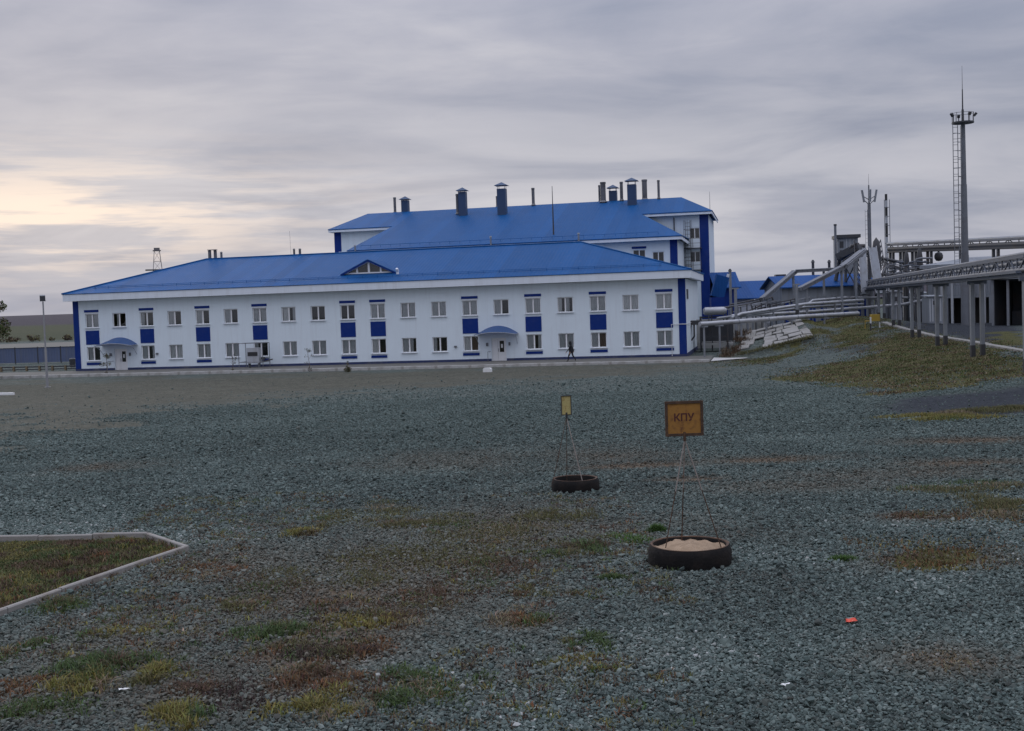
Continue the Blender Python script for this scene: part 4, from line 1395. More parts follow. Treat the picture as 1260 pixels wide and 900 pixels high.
litter(1047, 769, .11, .09, 'litter_red', 'crumpled bright red scrap lying in the right foreground gravel', 'litter_scrap')
litter(153, 853, .10, .03, 'litter_white', 'thin white scrap in the gravel at the lower left', 'litter_scrap')
litter(967, 848, .07, .05, 'litter_white', 'small white scrap in the gravel at the bottom right', 'litter_scrap')
c = gp(600, 458)
m = MB(); m.prism([(-.32, 0), (.32, 0), (.30, .26), (.24, .32), (-.26, .32), (-.31, .25)], -.2, .2, 'y'); o = m.build('concrete_block', 'litter_white', None); o.location = c; o.rotation_euler = (0, 0, -.3)
tag(o, 'small white block lying in front of the second entrance', 'block')
c = gp(2, 486.5)
m = MB(); m.prism([(-.09, -.1), (.09, -.1), (.09, .14), (.07, .17), (-.07, .17), (-.09, .14)], -1.1, .95, 'x')
o = m.build('white_kerb_piece', 'litter_white'); o.location = c; o.rotation_euler = (0, 0, -BA)
tag(o, 'short white kerb piece in the gravel at the left edge', 'kerb')

# ------------------------------------------------------------------ gas cabinet inside a pipe frame at the front wall
gc = empty('gas_cabinet', W2(20.0, -1.6, 0) + Vector((0, 0, PZ - BO.z)), -BA, 'beige gas cabinet inside a pipe frame before the offices', 'cabinet')
MB().box(-.62, .62, -.3, .35, .42, 1.9).build('body', 'sheet_pale', gc)
MB().box(-.5, .5, -.33, -.301, 1.12, 1.5).build('vent_panel', 'pipe_black', gc)
for x in (-.5, .5): MB().box(x - .05, x + .05, -.2, .2, .0, .42).build('leg', 'steel_grey', gc)
m = MB()
for x in (-1.2, 1.25):
    for y in (-.8, .8): m.tube((x, y, 0), (x, y, 2.35), .035, n=8)
for z in (.55, 2.35):
    for y in (-.8, .8): m.tube((-1.2, y, z), (1.25, y, z), .03, n=6)
    for x in (-1.2, 1.25): m.tube((x, -.8, z), (x, .8, z), .03, n=6)
m.build('frame', 'steel_grey', gc)
MB().path([(.7, 0, .9), (1.0, 0, .9), (1.0, 0, .6), (1.9, 0, .75)], .06, 8).tube((.95, -.15, .85), (.95, .15, .85), .16).build('valve', 'steel_dark', gc)


# ------------------------------------------------------------------ trees and saplings
def leaf_cloud(name, parent, centres, radii, n, size, cols, squash=.8):
    cs = np.array(centres); rs = np.array(radii)
    w = rs ** 2; pk = rng.choice(len(cs), n, p=w / w.sum())
    d = rng.normal(0, 1, (n, 3)); d /= np.linalg.norm(d, axis=1)[:, None]
    rad = rng.random(n) ** .45
    P_ = cs[pk] + d * (rs[pk] * rad)[:, None] * np.array([1, 1, squash])
    a = rng.normal(0, 1, (n, 3)); a /= np.linalg.norm(a, axis=1)[:, None]
    b = np.cross(a, rng.normal(0, 1, (n, 3))); b /= np.linalg.norm(b, axis=1)[:, None]
    s = (size * rng.uniform(.6, 1.3, n))[:, None]
    V = np.stack([P_ - a * s * .5, P_ + b * s * .28, P_ + a * s * .5, P_ - b * s * .28], 1).reshape(-1, 3)
    me_ = bpy.data.meshes.new(name); me_.vertices.add(4 * n); me_.vertices.foreach_set('co', V.astype(np.float32).ravel())
    me_.loops.add(4 * n); me_.loops.foreach_set('vertex_index', np.arange(4 * n, dtype=np.int32))
    me_.polygons.add(n); me_.polygons.foreach_set('loop_start', np.arange(0, 4 * n, 4, dtype=np.int32)); me_.update(calc_edges=True)
    c = np.array([PAL[k] for k in cols])[rng.integers(0, len(cols), n)] * np.exp(rng.normal(0, .3, (n, 1)))
    C_ = np.repeat(np.concatenate([c, np.ones((n, 1))], 1), 4, 0)
    me_.attributes.new('col', 'FLOAT_COLOR', 'POINT').data.foreach_set('color', C_.astype(np.float32).ravel())
    me_.materials.append(MAT['foliage'])
    return link(name, me_, parent)


def sapling(px, py, h, leaves, label, bush=False):
    c = gp(px, py)
    rt = empty('sapling', c, 0, label, 'sapling', 'young plants along the offices')
    m = MB(); tips = []
    lean = random.uniform(-.06, .06)
    pts = [Vector((lean * h * t + .03 * math.sin(t * 5), .02 * math.cos(t * 4), h * t)) for t in np.linspace(0, 1, 6)]
    for a, b, r0, r1 in zip(pts, pts[1:], (.03, .026, .022, .018, .013), (.026, .022, .018, .013, .008)): m.tube(a, b, r0, r1, n=6)
    for k in range(7):
        t = random.uniform(.3, .95); p = Vector((lean * h * t, 0, h * t)); q = p + Vector((random.uniform(-.3, .3), random.uniform(-.3, .3), random.uniform(.1, .4))) * (h / 2)
        m.tube(p, q, .012, .005, n=5); tips.append(tuple(q))
    m.build('stem', 'bark', rt)
    leaf_cloud('foliage', rt, tips + [(0, 0, .18)] * 3, [.22 * h / 2] * len(tips) + [.34 if bush else .25] * 3, leaves, .10, ['olive', 'green', 'dark', 'brown'])


sapling(131, 463, 2.3, 500, 'thin sapling with dark leafy foot near the leftmost entrance')
sapling(286, 459, 1.6, 160, 'bare thin sapling left of the gas cabinet frame')
sapling(381, 457.5, 1.9, 200, 'bare thin sapling right of the gas cabinet frame')
sapling(428, 458, .8, 500, 'low olive bush before the middle of the offices', True)

ct = at(-17, 470, 108); ct.z = gz(ct.x, ct.y)
tr = empty('broadleaf_tree', ct, 0, 'dark olive tree cut off by the left edge of the view', 'tree')
m = MB(); tips = []
trunk = [Vector((0, 0, -.2)), Vector((.05, .02, 1.4)), Vector((-.05, .05, 2.8)), Vector((.0, 0, 4.4)), Vector((.1, .05, 6.3))]
for a, b, r0, r1 in zip(trunk, trunk[1:], (.24, .19, .15, .10), (.19, .15, .10, .04)): m.tube(a, b, r0, r1, n=9)
for k in range(20):
    t = random.uniform(.3, 1); p = Vector((0, 0, 1.6 + 4.4 * t)); an = random.uniform(0, 6.28); ln = random.uniform(1.0, 2.3) * (1.25 - .55 * t)
    q = p + Vector((math.cos(an) * ln, math.sin(an) * ln, random.uniform(.2, 1.0)))
    m.tube(p, q, .06 * (1.2 - t * .6), .02, n=6); tips.append(tuple(q)); tips.append(tuple((p + q) / 2 + Vector((0, 0, .2))))
m.build('trunk', 'bark', tr)
leaf_cloud('crown', tr, tips, [random.uniform(.45, .85) for _ in tips], 9000, .22, ['green', 'olive', 'dark', 'olive', 'green'])

# ------------------------------------------------------------------ floodlight pole on the left
c = gp(58.5, 477); top = at(53, 372, c.y)
lp = empty('floodlight_pole', c, 0, 'tall thin grey floodlight pole left of the offices', 'lamp post')
H_ = top.z - c.z
MB().tube((0, 0, -.3), (0, 0, H_ * .45), .10, .085, n=12).tube((0, 0, H_ * .45), (0, 0, H_), .065, .055, n=12).build('pole', 'lamp_grey', lp, True)
MB().box(-.18, .18, -.18, .18, -.05, .05).tube((0, 0, H_), (0, 0, H_ + .12), .03, n=8).box(-.22, .22, -.03, .03, H_ + .06, H_ + .11).build('bracket', 'lamp_grey', lp)
m = MB(); m.prism([(-.12, 0), (.16, .05), (.16, .50), (-.12, .42)], -.20, .20, 'x'); o = m.build('floodlight', 'steel_grey', lp); o.location = (-.02, 0, H_ + .06); o.rotation_euler = (0, 0, .4)
MB().box(-.19, .19, -.17, -.125, .06, .40).build('lens', 'steel_dark', o)

# ------------------------------------------------------------------ fences and yard beyond the left end of the offices
def panel_fence(a, b, h, step, mat, post_mat, label, rail=True, cat='fence', name='panel_fence', z=None):
    a = Vector(a); b = Vector(b); L_ = (b - a).xy.length; n = int(L_ / step); ax = (b - a) / n
    rt = empty(name, a, 0, label, cat)
    ang = math.atan2(ax.y, ax.x)
    st = ax.xy.length
    pm = MB()
    # profiled sheet
    xs = np.arange(0.08, st - .06, .20)
    for i, x0 in enumerate(xs):
        d0 = .02 if i % 2 else -.02
        pm.quad((x0, d0, .12), (min(x0 + .16, st - .06), d0, .12), (min(x0 + .16, st - .06), d0, h), (x0, d0, h))
        if i < len(xs) - 1: pm.quad((x0 + .16, d0, .12), (xs[i + 1], -d0, .12), (xs[i + 1], -d0, h), (x0 + .16, d0, h))
    pme = pm.mesh('panel', mat); qme = MB().box(-.05, .05, -.05, .05, -.3, h + .12).mesh('post', post_mat)
    rme = MB().tube((0, -.07, h + .02), (st, -.07, h + .02), .035, n=6).mesh('rail', post_mat)
    for k in range(n):
        p = ax * k
        z0 = gz(a.x + p.x, a.y + p.y) - a.z
        for nm, me_ in (('panel', pme), ('post', qme)) + ((('rail', rme),) if rail else ()):
            o = link(nm, me_, rt); o.location = (p.x, p.y, z0); o.rotation_euler = (0, 0, ang)


fa = at(-90, 450, 152); fb = at(190, 443, 146)
for q in (fa, fb): q.z = gz(q.x, q.y)
panel_fence(fa, fb, 2.0, 3.0, 'fence_blue', 'steel_dark', 'long blue-grey sheet metal fence beyond the left end of the offices')


def low_rail(a, b, step, label):
    a = Vector(a); b = Vector(b); n = int((b - a).length / step); ax = (b - a) / n
    rt = empty('low_fence', a, 0, label, 'fence')
    pst = MB().box(-.10, .10, -.10, .10, -.2, .55).mesh('post', 'ochre'); ang = math.atan2(ax.y, ax.x); st = ax.xy.length
    rail = MB().box(0, st, -.04, .04, .38, .52).box(0, st, -.03, .03, .12, .24).mesh('rail', 'steel_dark')
    for k in range(n):
        p = ax * k
        for nm, me_ in (('post', pst), ('rail', rail)):
            o = link(nm, me_, rt); o.location = (p.x, p.y, gz(a.x + p.x, a.y + p.y) - a.z); o.rotation_euler = (0, 0, ang)


fa = at(-60, 460, 128); fb = at(97, 452, 124)
for q in (fa, fb): q.z = gz(q.x, q.y)
low_rail(fa, fb, 1.5, 'low dark rail fence with ochre posts left of the offices')
# pale strip road and bare verge beyond the fence, hedge line at the field edge
m = MB()
for x0, x1, y0, y1, z in ((-260, -20, 200, 300, .03),):
    q = [Vector((x0, y0, 0)), Vector((x1, y0, 0)), Vector((x1, y1, 0)), Vector((x0, y1, 0))]
    for p in q: p.z = gz(p.x, p.y) + z
    m.quad(*q)
tag(m.build('storage_yard', 'asphalt_worn'), 'pale open yard beyond the blue-grey fence', kind='structure')
hc = [(x + random.uniform(-2, 2), 330 + random.uniform(-3, 3), gz(x, 330) + random.uniform(.3, 1.0)) for x in np.arange(-280, -40, 2.2)]
tag(leaf_cloud('hedge_line', None, hc, [random.uniform(.9, 1.7) for _ in hc], 9000, .6, ['dark', 'brown', 'olive']), 'dark scrubby hedge line at the edge of the far green field', 'hedge', kind='stuff')
c = at(89, 446, 130); c.z = gz(c.x, c.y)
bn = empty('waste_bin', c, 0, 'small dark bin beside the left corner of the offices', 'bin')
MB().lathe([(.0, .1), (.28, .1), (.34, 1.0), (.30, 1.0), (.26, .15)], 14).build('body', 'steel_dark', bn, True); MB().lathe([(0, 1.12), (.2, 1.1), (.36, 1.0), (.36, .96)], 14).build('lid', 'steel_dark', bn, True)

# ------------------------------------------------------------------ derrick far behind the roof
c = at(197, 392, 420); c.z = gz(c.x, c.y)
dk = empty('drilling_derrick', c, .3, 'thin lattice drilling derrick far behind the roof at the left', 'derrick')
Ht = at(197, 309, 420).z - c.z
lv = np.linspace(0, Ht, 9); wd = lambda z: 3.6 - 2.7 * z / Ht
for sx, sy in ((-1, -1), (1, -1), (1, 1), (-1, 1)):
    MB().tube((sx * wd(0), sy * wd(0), 0), (sx * wd(Ht), sy * wd(Ht), Ht), .10, n=6).build('leg', 'derrick', dk)
m = MB(); cr = ((-1, -1), (1, -1), (1, 1), (-1, 1))
for z0, z1 in zip(lv, lv[1:]):
    for k in range(4):
        a, b = cr[k], cr[(k + 1) % 4]
        m.tube((a[0] * wd(z0), a[1] * wd(z0), z0), (b[0] * wd(z1), b[1] * wd(z1), z1), .045, n=4); m.tube((a[0] * wd(z1), a[1] * wd(z1), z1), (b[0] * wd(z1), b[1] * wd(z1), z1), .045, n=4)
m.build('bracing', 'derrick', dk)
MB().box(-1.4, 1.4, -1.4, 1.4, Ht, Ht + .25).box(-1.0, 1.0, -1.0, 1.0, Ht + .25, Ht + 1.1).build('crown_block', 'derrick', dk)
zq = at(197, 331, 420).z - c.z
MB().box(-4.2, 4.2, -3, 3, zq - .5, zq - .2).build('platform', 'derrick', dk)

# ------------------------------------------------------------------ slab-paved bank by the path
bank = empty('slab_bank', (0, 0, 0)); tag(bank, 'sloping bank paved with pale broken concrete slabs', 'bank')
nu, nv = 6, 6
base = MB()
e = .10
nrm = (TRp - BLp).cross(TLp - BRp).normalized()
if nrm.z < 0: nrm = -nrm
base.quad(*[p - nrm * .10 for p in (BLp, BRp, TRp, TLp)])
base.quad(*[p - nrm * .10 for p in (BLp, TLp, TLp + Vector((-1.2, 2, -2.4)), BLp + Vector((-.4, 2, -.4)))])
base.build('bedding', 'asphalt_worn', bank)
r9 = random.Random(3)


def bil(s, t): return (BLp * (1 - s) + BRp * s) * (1 - t) + (TLp * (1 - s) + TRp * s) * t


for j in range(nv):
    cuts = [0] + sorted((i + r9.uniform(-.33, .33)) / nu for i in range(1, nu)) + [1]
    for s0, s1 in zip(cuts, cuts[1:]):
        if s1 - s0 < .03 or r9.random() < .10: continue
        t0, t1 = j / nv, (j + 1) / nv
        gs, gt = .007, .016
        c4 = [bil(s0 + gs, t0 + gt), bil(s1 - gs, t0 + gt), bil(s1 - gs, t1 - gt), bil(s0 + gs, t1 - gt)]
        lift = [nrm * (r9.uniform(-.07, .10)) for _ in range(4)]
        topq = [c + l_ for c, l_ in zip(c4, lift)]
        lo_ = [c - nrm * .09 for c in topq]
        m = MB(); m.quad(*topq); m.quad(*lo_)
        for k in range(4): m.quad(lo_[k], lo_[(k + 1) % 4], topq[(k + 1) % 4], topq[k])
        m.build('slab', 'slab_grey', bank)
d_ = []
for _ in range(26):
    s = rng.uniform(-.18, .05); t = rng.uniform(0, 1)
    q = bil(s, t)
    d_.append((np.array([[q.x, q.y, q.z - .1]]).repeat(60, 0) + rng.normal(0, .22, (60, 3)) * [1, 1, .1], rng.uniform(.15, .5, 60), rng.uniform(.02, .05, 60), rng.uniform(.2, 1.1, 60), rng.uniform(0, 6.28, 60), np.array(PAL['brown'])[None] * np.exp(rng.normal(0, .3, (60, 1)))))
for s in np.linspace(.1, 1, 22):
    q = bil(s, -.06)
    d_.append((np.array([[q.x, q.y, q.z]]).repeat(50, 0) + rng.normal(0, .25, (50, 3)) * [1, 1, .1], rng.uniform(.12, .35, 50), rng.uniform(.02, .05, 50), rng.uniform(.2, 1.1, 50), rng.uniform(0, 6.28, 50), np.array(PAL['olive'])[None] * np.exp(rng.normal(0, .3, (50, 1)))))
tag(blade_mesh('bank_weeds', *merge(d_)), 'brown and olive weeds growing around the slab bank', 'weeds', kind='stuff')

# ------------------------------------------------------------------ ground pipelines by the bank
def pipeline(pts, r, mat, label, supports, name='pipeline', group='insulated pipelines behind the slab bank', pr=.09):
    pts = [Vector(p) for p in pts]
    rt = empty(name, (0, 0, 0), 0, label, 'pipeline', group)
    MB().path(pts, r, 14).build('pipe', mat, rt, True)
    m = MB()
    for a, b in zip(pts, pts[1:]):
        L_ = (b - a).length; ax = (b - a).normalized()
        for k in range(1, int(L_ / 3.2) + 1):
            p = a + ax * (k * 3.2)
            if k * 3.2 < L_: m.tube(p - ax * .05, p + ax * .05, r * 1.05, n=14)
    if m.v: m.build('band', 'galv', rt)
    for t in supports:
        # position along the polyline
        k = int(t); f = t - k; p = pts[k] * (1 - f) + pts[k + 1] * f
        zg = gz(p.x, p.y)
        if p.z - r - zg > .15:
            MB().tube((p.x, p.y, zg - .2), (p.x, p.y, p.z - r), pr, n=8).box(p.x - .35, p.x + .35, p.y - .12, p.y + .12, p.z - r - .10, p.z - r + .02).build('support', 'galv', rt)
    return rt


pipeline([at(861, 399, 103), at(871, 398.5, 103.5), at(985, 390, 107.5), at(1056, 386, 113)], .20, 'pipe_wrap', 'lowest thick pale pipe running from the offices over the slab bank', (.5, 1.12, 1.35, 1.62, 1.9, 2.4, 2.8))
pipeline([at(900, 392, 108), at(912, 386.5, 109), at(990, 374.5, 112), at(1062, 369.5, 120)], .15, 'pipe_wrap', 'upper pale pipe of the group above the slab bank', (.5, 1.1, 1.5, 1.9, 2.5))
pipeline([at(882, 392, 109), at(990, 378.5, 113), at(1062, 374.5, 121)], .12, 'galv', 'thin grey pipe just under the upper pale pipe', (.4, 1.5))
pipeline([at(900, 389, 112), at(990, 384.5, 115), at(1110, 375, 128), at(1145, 368, 134)], .16, 'pipe_wrap', 'pale pipe running right behind the rack posts towards the warehouse', (.5, 1.3, 1.7, 2.3))
pipeline([at(985, 381, 116), at(1000, 370, 117), at(1040, 366.5, 122), at(1128, 366.5, 138)], .13, 'pipe_wrap', 'pale pipe rising behind the gallery legs', (1.5, 2.4))
# row of short valve stands on the terrace behind the pipes
for k in range(7):
    c = at(1000 + k * 7.5, 384 - k * .6, 118 + k * .6); c.z = gz(c.x, c.y)
    v = empty('valve_stand', c, 0, ['leftmost', 'second', 'third', 'middle', 'fifth', 'sixth', 'rightmost'][k] + ' grey valve stand from the left behind the pale pipes', 'valve', 'row of valve stands behind the pipes')
    MB().tube((0, 0, -.2), (0, 0, 2.6), .05, n=8).build('stem', 'galv', v); MB().tube((0, 0, 1.7), (0, 0, 2.1), .16, n=10).build('body', 'steel_grey', v); MB().lathe([(.22, 2.6), (.26, 2.62), (.22, 2.64), (.19, 2.62), (.22, 2.6)], 14).build('handwheel', 'steel_dark', v)

# dark heat exchanger and valve house beside the gable end
c = at(878, 425, 116); c.z = PZ
tk = empty('heat_exchanger', c, -BA, 'pale horizontal tank on a dark frame beside the gable end', 'tank')
zt = at(878, 383, 116).z - c.z
MB().tube((-.75, 0, zt), (1.1, 0, zt), .40, n=18).tube((1.1, 0, zt), (1.35, 0, zt), .40, .2, n=18).tube((-.75, 0, zt), (-.95, 0, zt), .40, .2, n=18).build('vessel', 'pipe_wrap', tk, True)
m = MB()
for x in (-1.2, 1.4):
    for y in (-.5, .5): m.obox((x, y, 0), (x, y, zt - .5), .14, .14)
m.obox((-1.2, -.5, zt * .35), (1.4, -.5, zt * .35), .12, .12); m.obox((-1.2, -.5, zt * .7), (1.4, -.5, zt * .7), .12, .12); m.obox((-1.2, .5, zt - .6), (1.4, .5, zt - .6), .14, .14)
m.build('frame', 'steel_dark', tk)
MB().box(-1.3, 1.8, .7, 2.2, .9, 2.6).build('cabinet', 'steel_dark', tk)
MB().box(-1.4, 1.9, -.3, 2.4, .55, .75).build('base', 'concrete', tk)
m = MB(); m.box(-3.0, 4.2, -.2, .2, 0, 3.0)
c = at(890, 415, 122); c.z = PZ
o = m.build('retaining_wall', 'concrete'); o.location = c; o.rotation_euler = (0, 0, -BA); tag(o, 'grey concrete wall behind the pale tank', 'wall')
# thin lightning mast right of the production block
c = at(876.5, 372, 168); c.z = -1.5
lm = empty('lightning_mast', c, 0, 'thin lightning mast just right of the tall block', 'mast')
zt1, zt2 = at(876, 292, 168).z - c.z, at(875.5, 236, 168).z - c.z
MB().tube((0, 0, 0), (0, 0, zt1), .16, .12, n=8).build('pole', 'steel_grey', lm); MB().tube((0, 0, zt1), (0, 0, zt2), .06, .02, n=6).build('rod', 'steel_grey', lm)


# ------------------------------------------------------------------ blue sheds behind the pipes
def shed(x0px, x1px, base_y, eave_px, ridge_px, Y, depth, wall_mat, label, doors=(), name='blue_shed', cat='shed', roof_mat='shed_blue', over=.5):
    a = at(x0px, eave_px[0], Y); b = at(x1px, eave_px[1], Y)
    L_ = (b - a).xy.length; ang = math.atan2(b.y - a.y, b.x - a.x)
    z0 = gz(a.x, a.y) - .3
    ze = (a.z + b.z) / 2 - z0
    zr_ = at((x0px + x1px) / 2, ridge_px, Y + depth / 2).z - z0
    rt = empty(name, (a.x, a.y, z0), ang, label, cat)
    m = MB(); m.box(0, L_, 0, depth, 0, ze - .05)
    m.prism([(0, ze - .05), (depth, ze - .05), (depth / 2, zr_ - .12)], 0.001, L_ - .001, 'x')
    m.build('wall', wall_mat, rt)
    m = MB()
    for s in (0, 1):
        y0 = -over if s == 0 else depth + over
        zo = ze - over * (zr_ - ze) / (depth / 2)
        slab(m, [(-over, y0, zo), (L_ + over, y0, zo), (L_ + over, depth / 2, zr_), (-over, depth / 2, zr_)], .12)
    m.build('roof', roof_mat, rt)
    for f0, f1, h0, h1, mt in doors:
        MB().box(L_ * f0, L_ * f1, -.06, .02, h0, h1).build('door' if h0 < .5 else 'window', mt, rt)
    return rt


shed(883, 906, 380, (352, 350), 335, 140, 6, 'blue_paint', 'tall blue metal shed right behind the production block')
shed(905, 992, 380, (368, 361), 345, 146, 12, 'shed_white', 'long low shed with blue roof between tall blue shed and gallery', [(.05, .12, 0, 2.4, 'blue_paint'), (.3, .37, 0, 2.4, 'blue_paint'), (.6, .68, 0, 2.6, 'blue_paint'), (.74, .78, 0, 2.6, 'steel_dark')])
shed(962, 1075, 385, (354, 347), 338, 132, 9, 'sheet_grey', 'grey shed with blue doors and blue roof under the inclined gallery', [(.02, .07, 0, 4.0, 'blue_paint'), (.10, .14, 0, 4.0, 'blue_paint'), (.3, .36, 0, 3.6, 'blue_paint'), (.42, .48, 0, 3.6, 'blue_paint'), (.55, .62, 0, 3.6, 'blue_paint'), (.66, .72, 0, 3.6, 'blue_paint'), (.80, .98, 0, 4.3, 'blue_paint')])
# blue chute beside the tall shed
c = at(884, 372, 128); c.z = -1.5
ch = empty('blue_duct', c, 0, 'slanting pale-edged blue duct against the tall block', 'duct')
p0, p1 = at(882, 366, 128) - c, at(889, 340, 128) - c
MB().obox(p0, p1, .9, 1.4).build('duct', 'shed_blue', ch); MB().obox(p0 + Vector((.6, -.2, 0)), p1 + Vector((.6, -.2, .2)), .18, .25).build('edge', 'post_white', ch)
MB().box(p0.x - .7, p0.x + .7, -.6, .6, 0, p0.z).build('support', 'blue_paint', ch)
c = at(899, 365, 136); c.z = -1.5
vp = empty('vent_stack', c, 0, 'slim grey vent stack in front of the tall blue shed', 'pipe')
MB().tube((0, 0, 0), (0, 0, at(899.5, 334, 136).z - c.z), .16, n=10).build('stack', 'galv', vp); MB().tube((0, 0, at(899.5, 334, 136).z - c.z), (0, 0, at(899.5, 331, 136).z - c.z), .24, .1, n=10).build('cap', 'steel_dark', vp)
# clutter of dark small pipes on the ground between sheds and pipes
for k, (x0, y0, x1, y1, Y) in enumerate([(896, 375, 935, 368, 120), (905, 378, 950, 366, 122), (918, 383, 945, 372, 119), (930, 380, 975, 371, 121)]):
    pipeline([at(x0, y0 + 5, Y), at(x0 + 3, y0, Y), at(x1, y1, Y + 2), at(x1 + 2, y1 + 6, Y + 2)], .10, 'steel_dark', ['lowest-left dark thin pipe in the tangle before the blue sheds', 'dark thin pipe arching left of the grey shed doors', 'short dark pipe just above the pale pipes', 'dark thin pipe passing below the grey shed doors'][k], (0.2, 2.5), 'thin_pipe', 'thin dark pipes before the blue sheds', .05)

# ------------------------------------------------------------------ pipe rack on posts along the right
q0 = at(1203, 432, 63.0); q0.z = 0
RK = Vector((BB.x, BB.y, 0)) * (13.0 / BB.y)          # one bay
RS = Vector((BD.x, BD.y, 0))                          # across the rack
rack = empty('pipe_rack', q0, 0, 'long grey steel pipe rack on paired posts across the right terrace', 'pipe rack')
zl, zu, hw = 4.05, 4.92, .25
N0, N1 = -1, 5
for i in range(N0, N1 + 1):
    for s in (-1, 1):
        p = RK * i + RS * (hw * s)
        w_ = q0 + p
        zg = gz(w_.x, w_.y)
        po = MB().obox((p.x, p.y, zg + .0), (p.x, p.y, zl - .12), .20, .20, (0, 1, 0)).build('post', 'post_steel', rack)
        MB().obox((p.x, p.y, zg - .2), (p.x, p.y, zg + .62), .23, .23, (0, 1, 0)).build('foot_paint', 'pipe_black', po)
    p = RK * i
    MB().obox(p - RS * (hw + .25) + Vector((0, 0, zl - .09)), p + RS * (hw + .25) + Vector((0, 0, zl - .09)), .16, .18).build('cross_beam', 'rack_steel', rack)
for s in (-1, 1):
    for z, nm in ((zl + .06, 'lower_chord'), (zu, 'upper_chord')):
        MB().obox(RK * N0 + RS * (hw * s) + Vector((0, 0, z)), RK * N1 + RS * (hw * s) + Vector((0, 0, z)), .12, .14).build(nm, 'rack_steel', rack)
    m = MB(); nb = (N1 - N0) * 8
    for k in range(nb):
        a = RK * (N0 + k / 8) + RS * (hw * s); b = RK * (N0 + (k + 1) / 8) + RS * (hw * s)
        za, zb2 = (zl + .1, zu - .05) if k % 2 else (zu - .05, zl + .1)
        m.obox(a + Vector((0, 0, za)), b + Vector((0, 0, zb2)), .06, .06)
        m.obox(a + Vector((0, 0, zl + .1)), a + Vector((0, 0, zu - .05)), .05, .05, (0, 1, 0))
    m.build('truss_bracing', 'rack_steel', rack)
for off, z, r, mt in ((-.18, zl + .30, .11, 'steel_grey'), (.12, zl + .36, .15, 'pipe_wrap'), (-.12, zl + .62, .09, 'galv'), (.2, zu + .16, .08, 'steel_grey')):
    MB().path([RK * N0 + RS * off + Vector((0, 0, z)), RK * (N1 + .1) + RS * off + Vector((0, 0, z))], r, 10).build('pipe', mt, rack, True)
m = MB()
for off in (-.52, .52):
    m.obox(RK * N0 + RS * off + Vector((0, 0, zl + .2)), RK * N1 + RS * off + Vector((0, 0, zl + .2)), .22, .10)
m.build('cable_tray', 'rack_steel', rack)

# where the rack climbs over the road: two sloping trays, a dark crossing, and legs
gal = empty('rack_crossing', (0, 0, 0), 0, 'raised grey portal where the pipe rack climbs over the road', 'pipe rack')
e0 = q0 + RK * N1
topc = at(1063, 306, 131); topd = at(1034, 318, 133)
for s, w_ in ((-1, .75), (1, .85)):
    a = e0 + RS * (.75 * s + .3) + Vector((0, 0, zl - .5)); b = topc + RS * (.55 * s + .35)
    MB().obox(a, b, w_, .28).build('inclined_tray', 'sheet_grey', gal)
    m = MB()
    for t in (0, 1):
        off = Vector((w_ * .5 * (1 if t else -1), 0, .2))
        m.obox(a + off, b + off, .08, .14)
    m.build('tray_edge', 'galv', gal)
    m = MB(); ax_ = b - a
    for k in range(9):
        p_, q_ = a + ax_ * (k / 9), a + ax_ * ((k + 1) / 9)
        o1, o2 = Vector((w_ * .5 * s, 0, .15)), Vector((w_ * .5 * s + .5 * s, 0, .9))
        m.obox(p_ + o1, q_ + o2, .06, .06); m.obox(p_ + o2, q_ + o2, .07, .07); m.obox(p_ + o1, p_ + o2, .05, .05)
    m.build('lattice', 'steel_dark', gal)
MB().obox(topc + Vector((-.2, 0, .15)), topd, 1.6, .5).build('crossing_beam', 'steel_dark', gal)
MB().obox(topc + Vector((-.6, 0, .5)), topd + Vector((-.4, 0, .3)), .5, .35).build('cable_tray', 'steel_dark', gal)
MB().path([topc + Vector((.2, .3, .3)), topc + Vector((-1.2, .3, .35)), topd + Vector((0, .3, -.2)), topd + Vector((-.5, .3, -2.5))], .22, 10).build('pipe', 'steel_dark', gal, True)
for px, y1, Y in ((1052, 318, 131), (1040, 322, 133), (1060, 312, 130.5), (1069, 310, 131)):
    p = at(px, y1, Y); zg = gz(p.x, p.y)
    MB().obox((p.x, p.y, zg), p, .30, .30, (0, 1, 0)).build('leg', 'steel_grey', gal)
m = MB()
pa, pb = at(1053, 330, 131), at(1040, 345, 133)
m.obox(at(1052, 325, 131), at(1040, 350, 133), .1, .1); m.obox(at(1040, 328, 133), at(1052, 350, 131), .1, .1); m.obox(at(1060, 318, 130.5), at(1069, 345, 131), .1, .1)
for k in range(16):
    x_ = 1030 + k * 3.4; y_ = 318 - 12 * math.sin(k / 15 * 3.1)
    m.obox(at(x_, y_, 132), at(x_ + r9.uniform(-6, 6), y_ + r9.uniform(10, 30), 132.5), .07, .07)
for k in range(5): m.path([at(1036 + k, 322 + k * 2, 131), at(1050, 312 + k * 2.5, 131), at(1064, 306 + k * 2, 131), at(1080, 318 + k * 2, 132), at(1100 + k * 6, 328 + k, 134)], .05, 5)
m.build('bracing', 'steel_dark', gal)

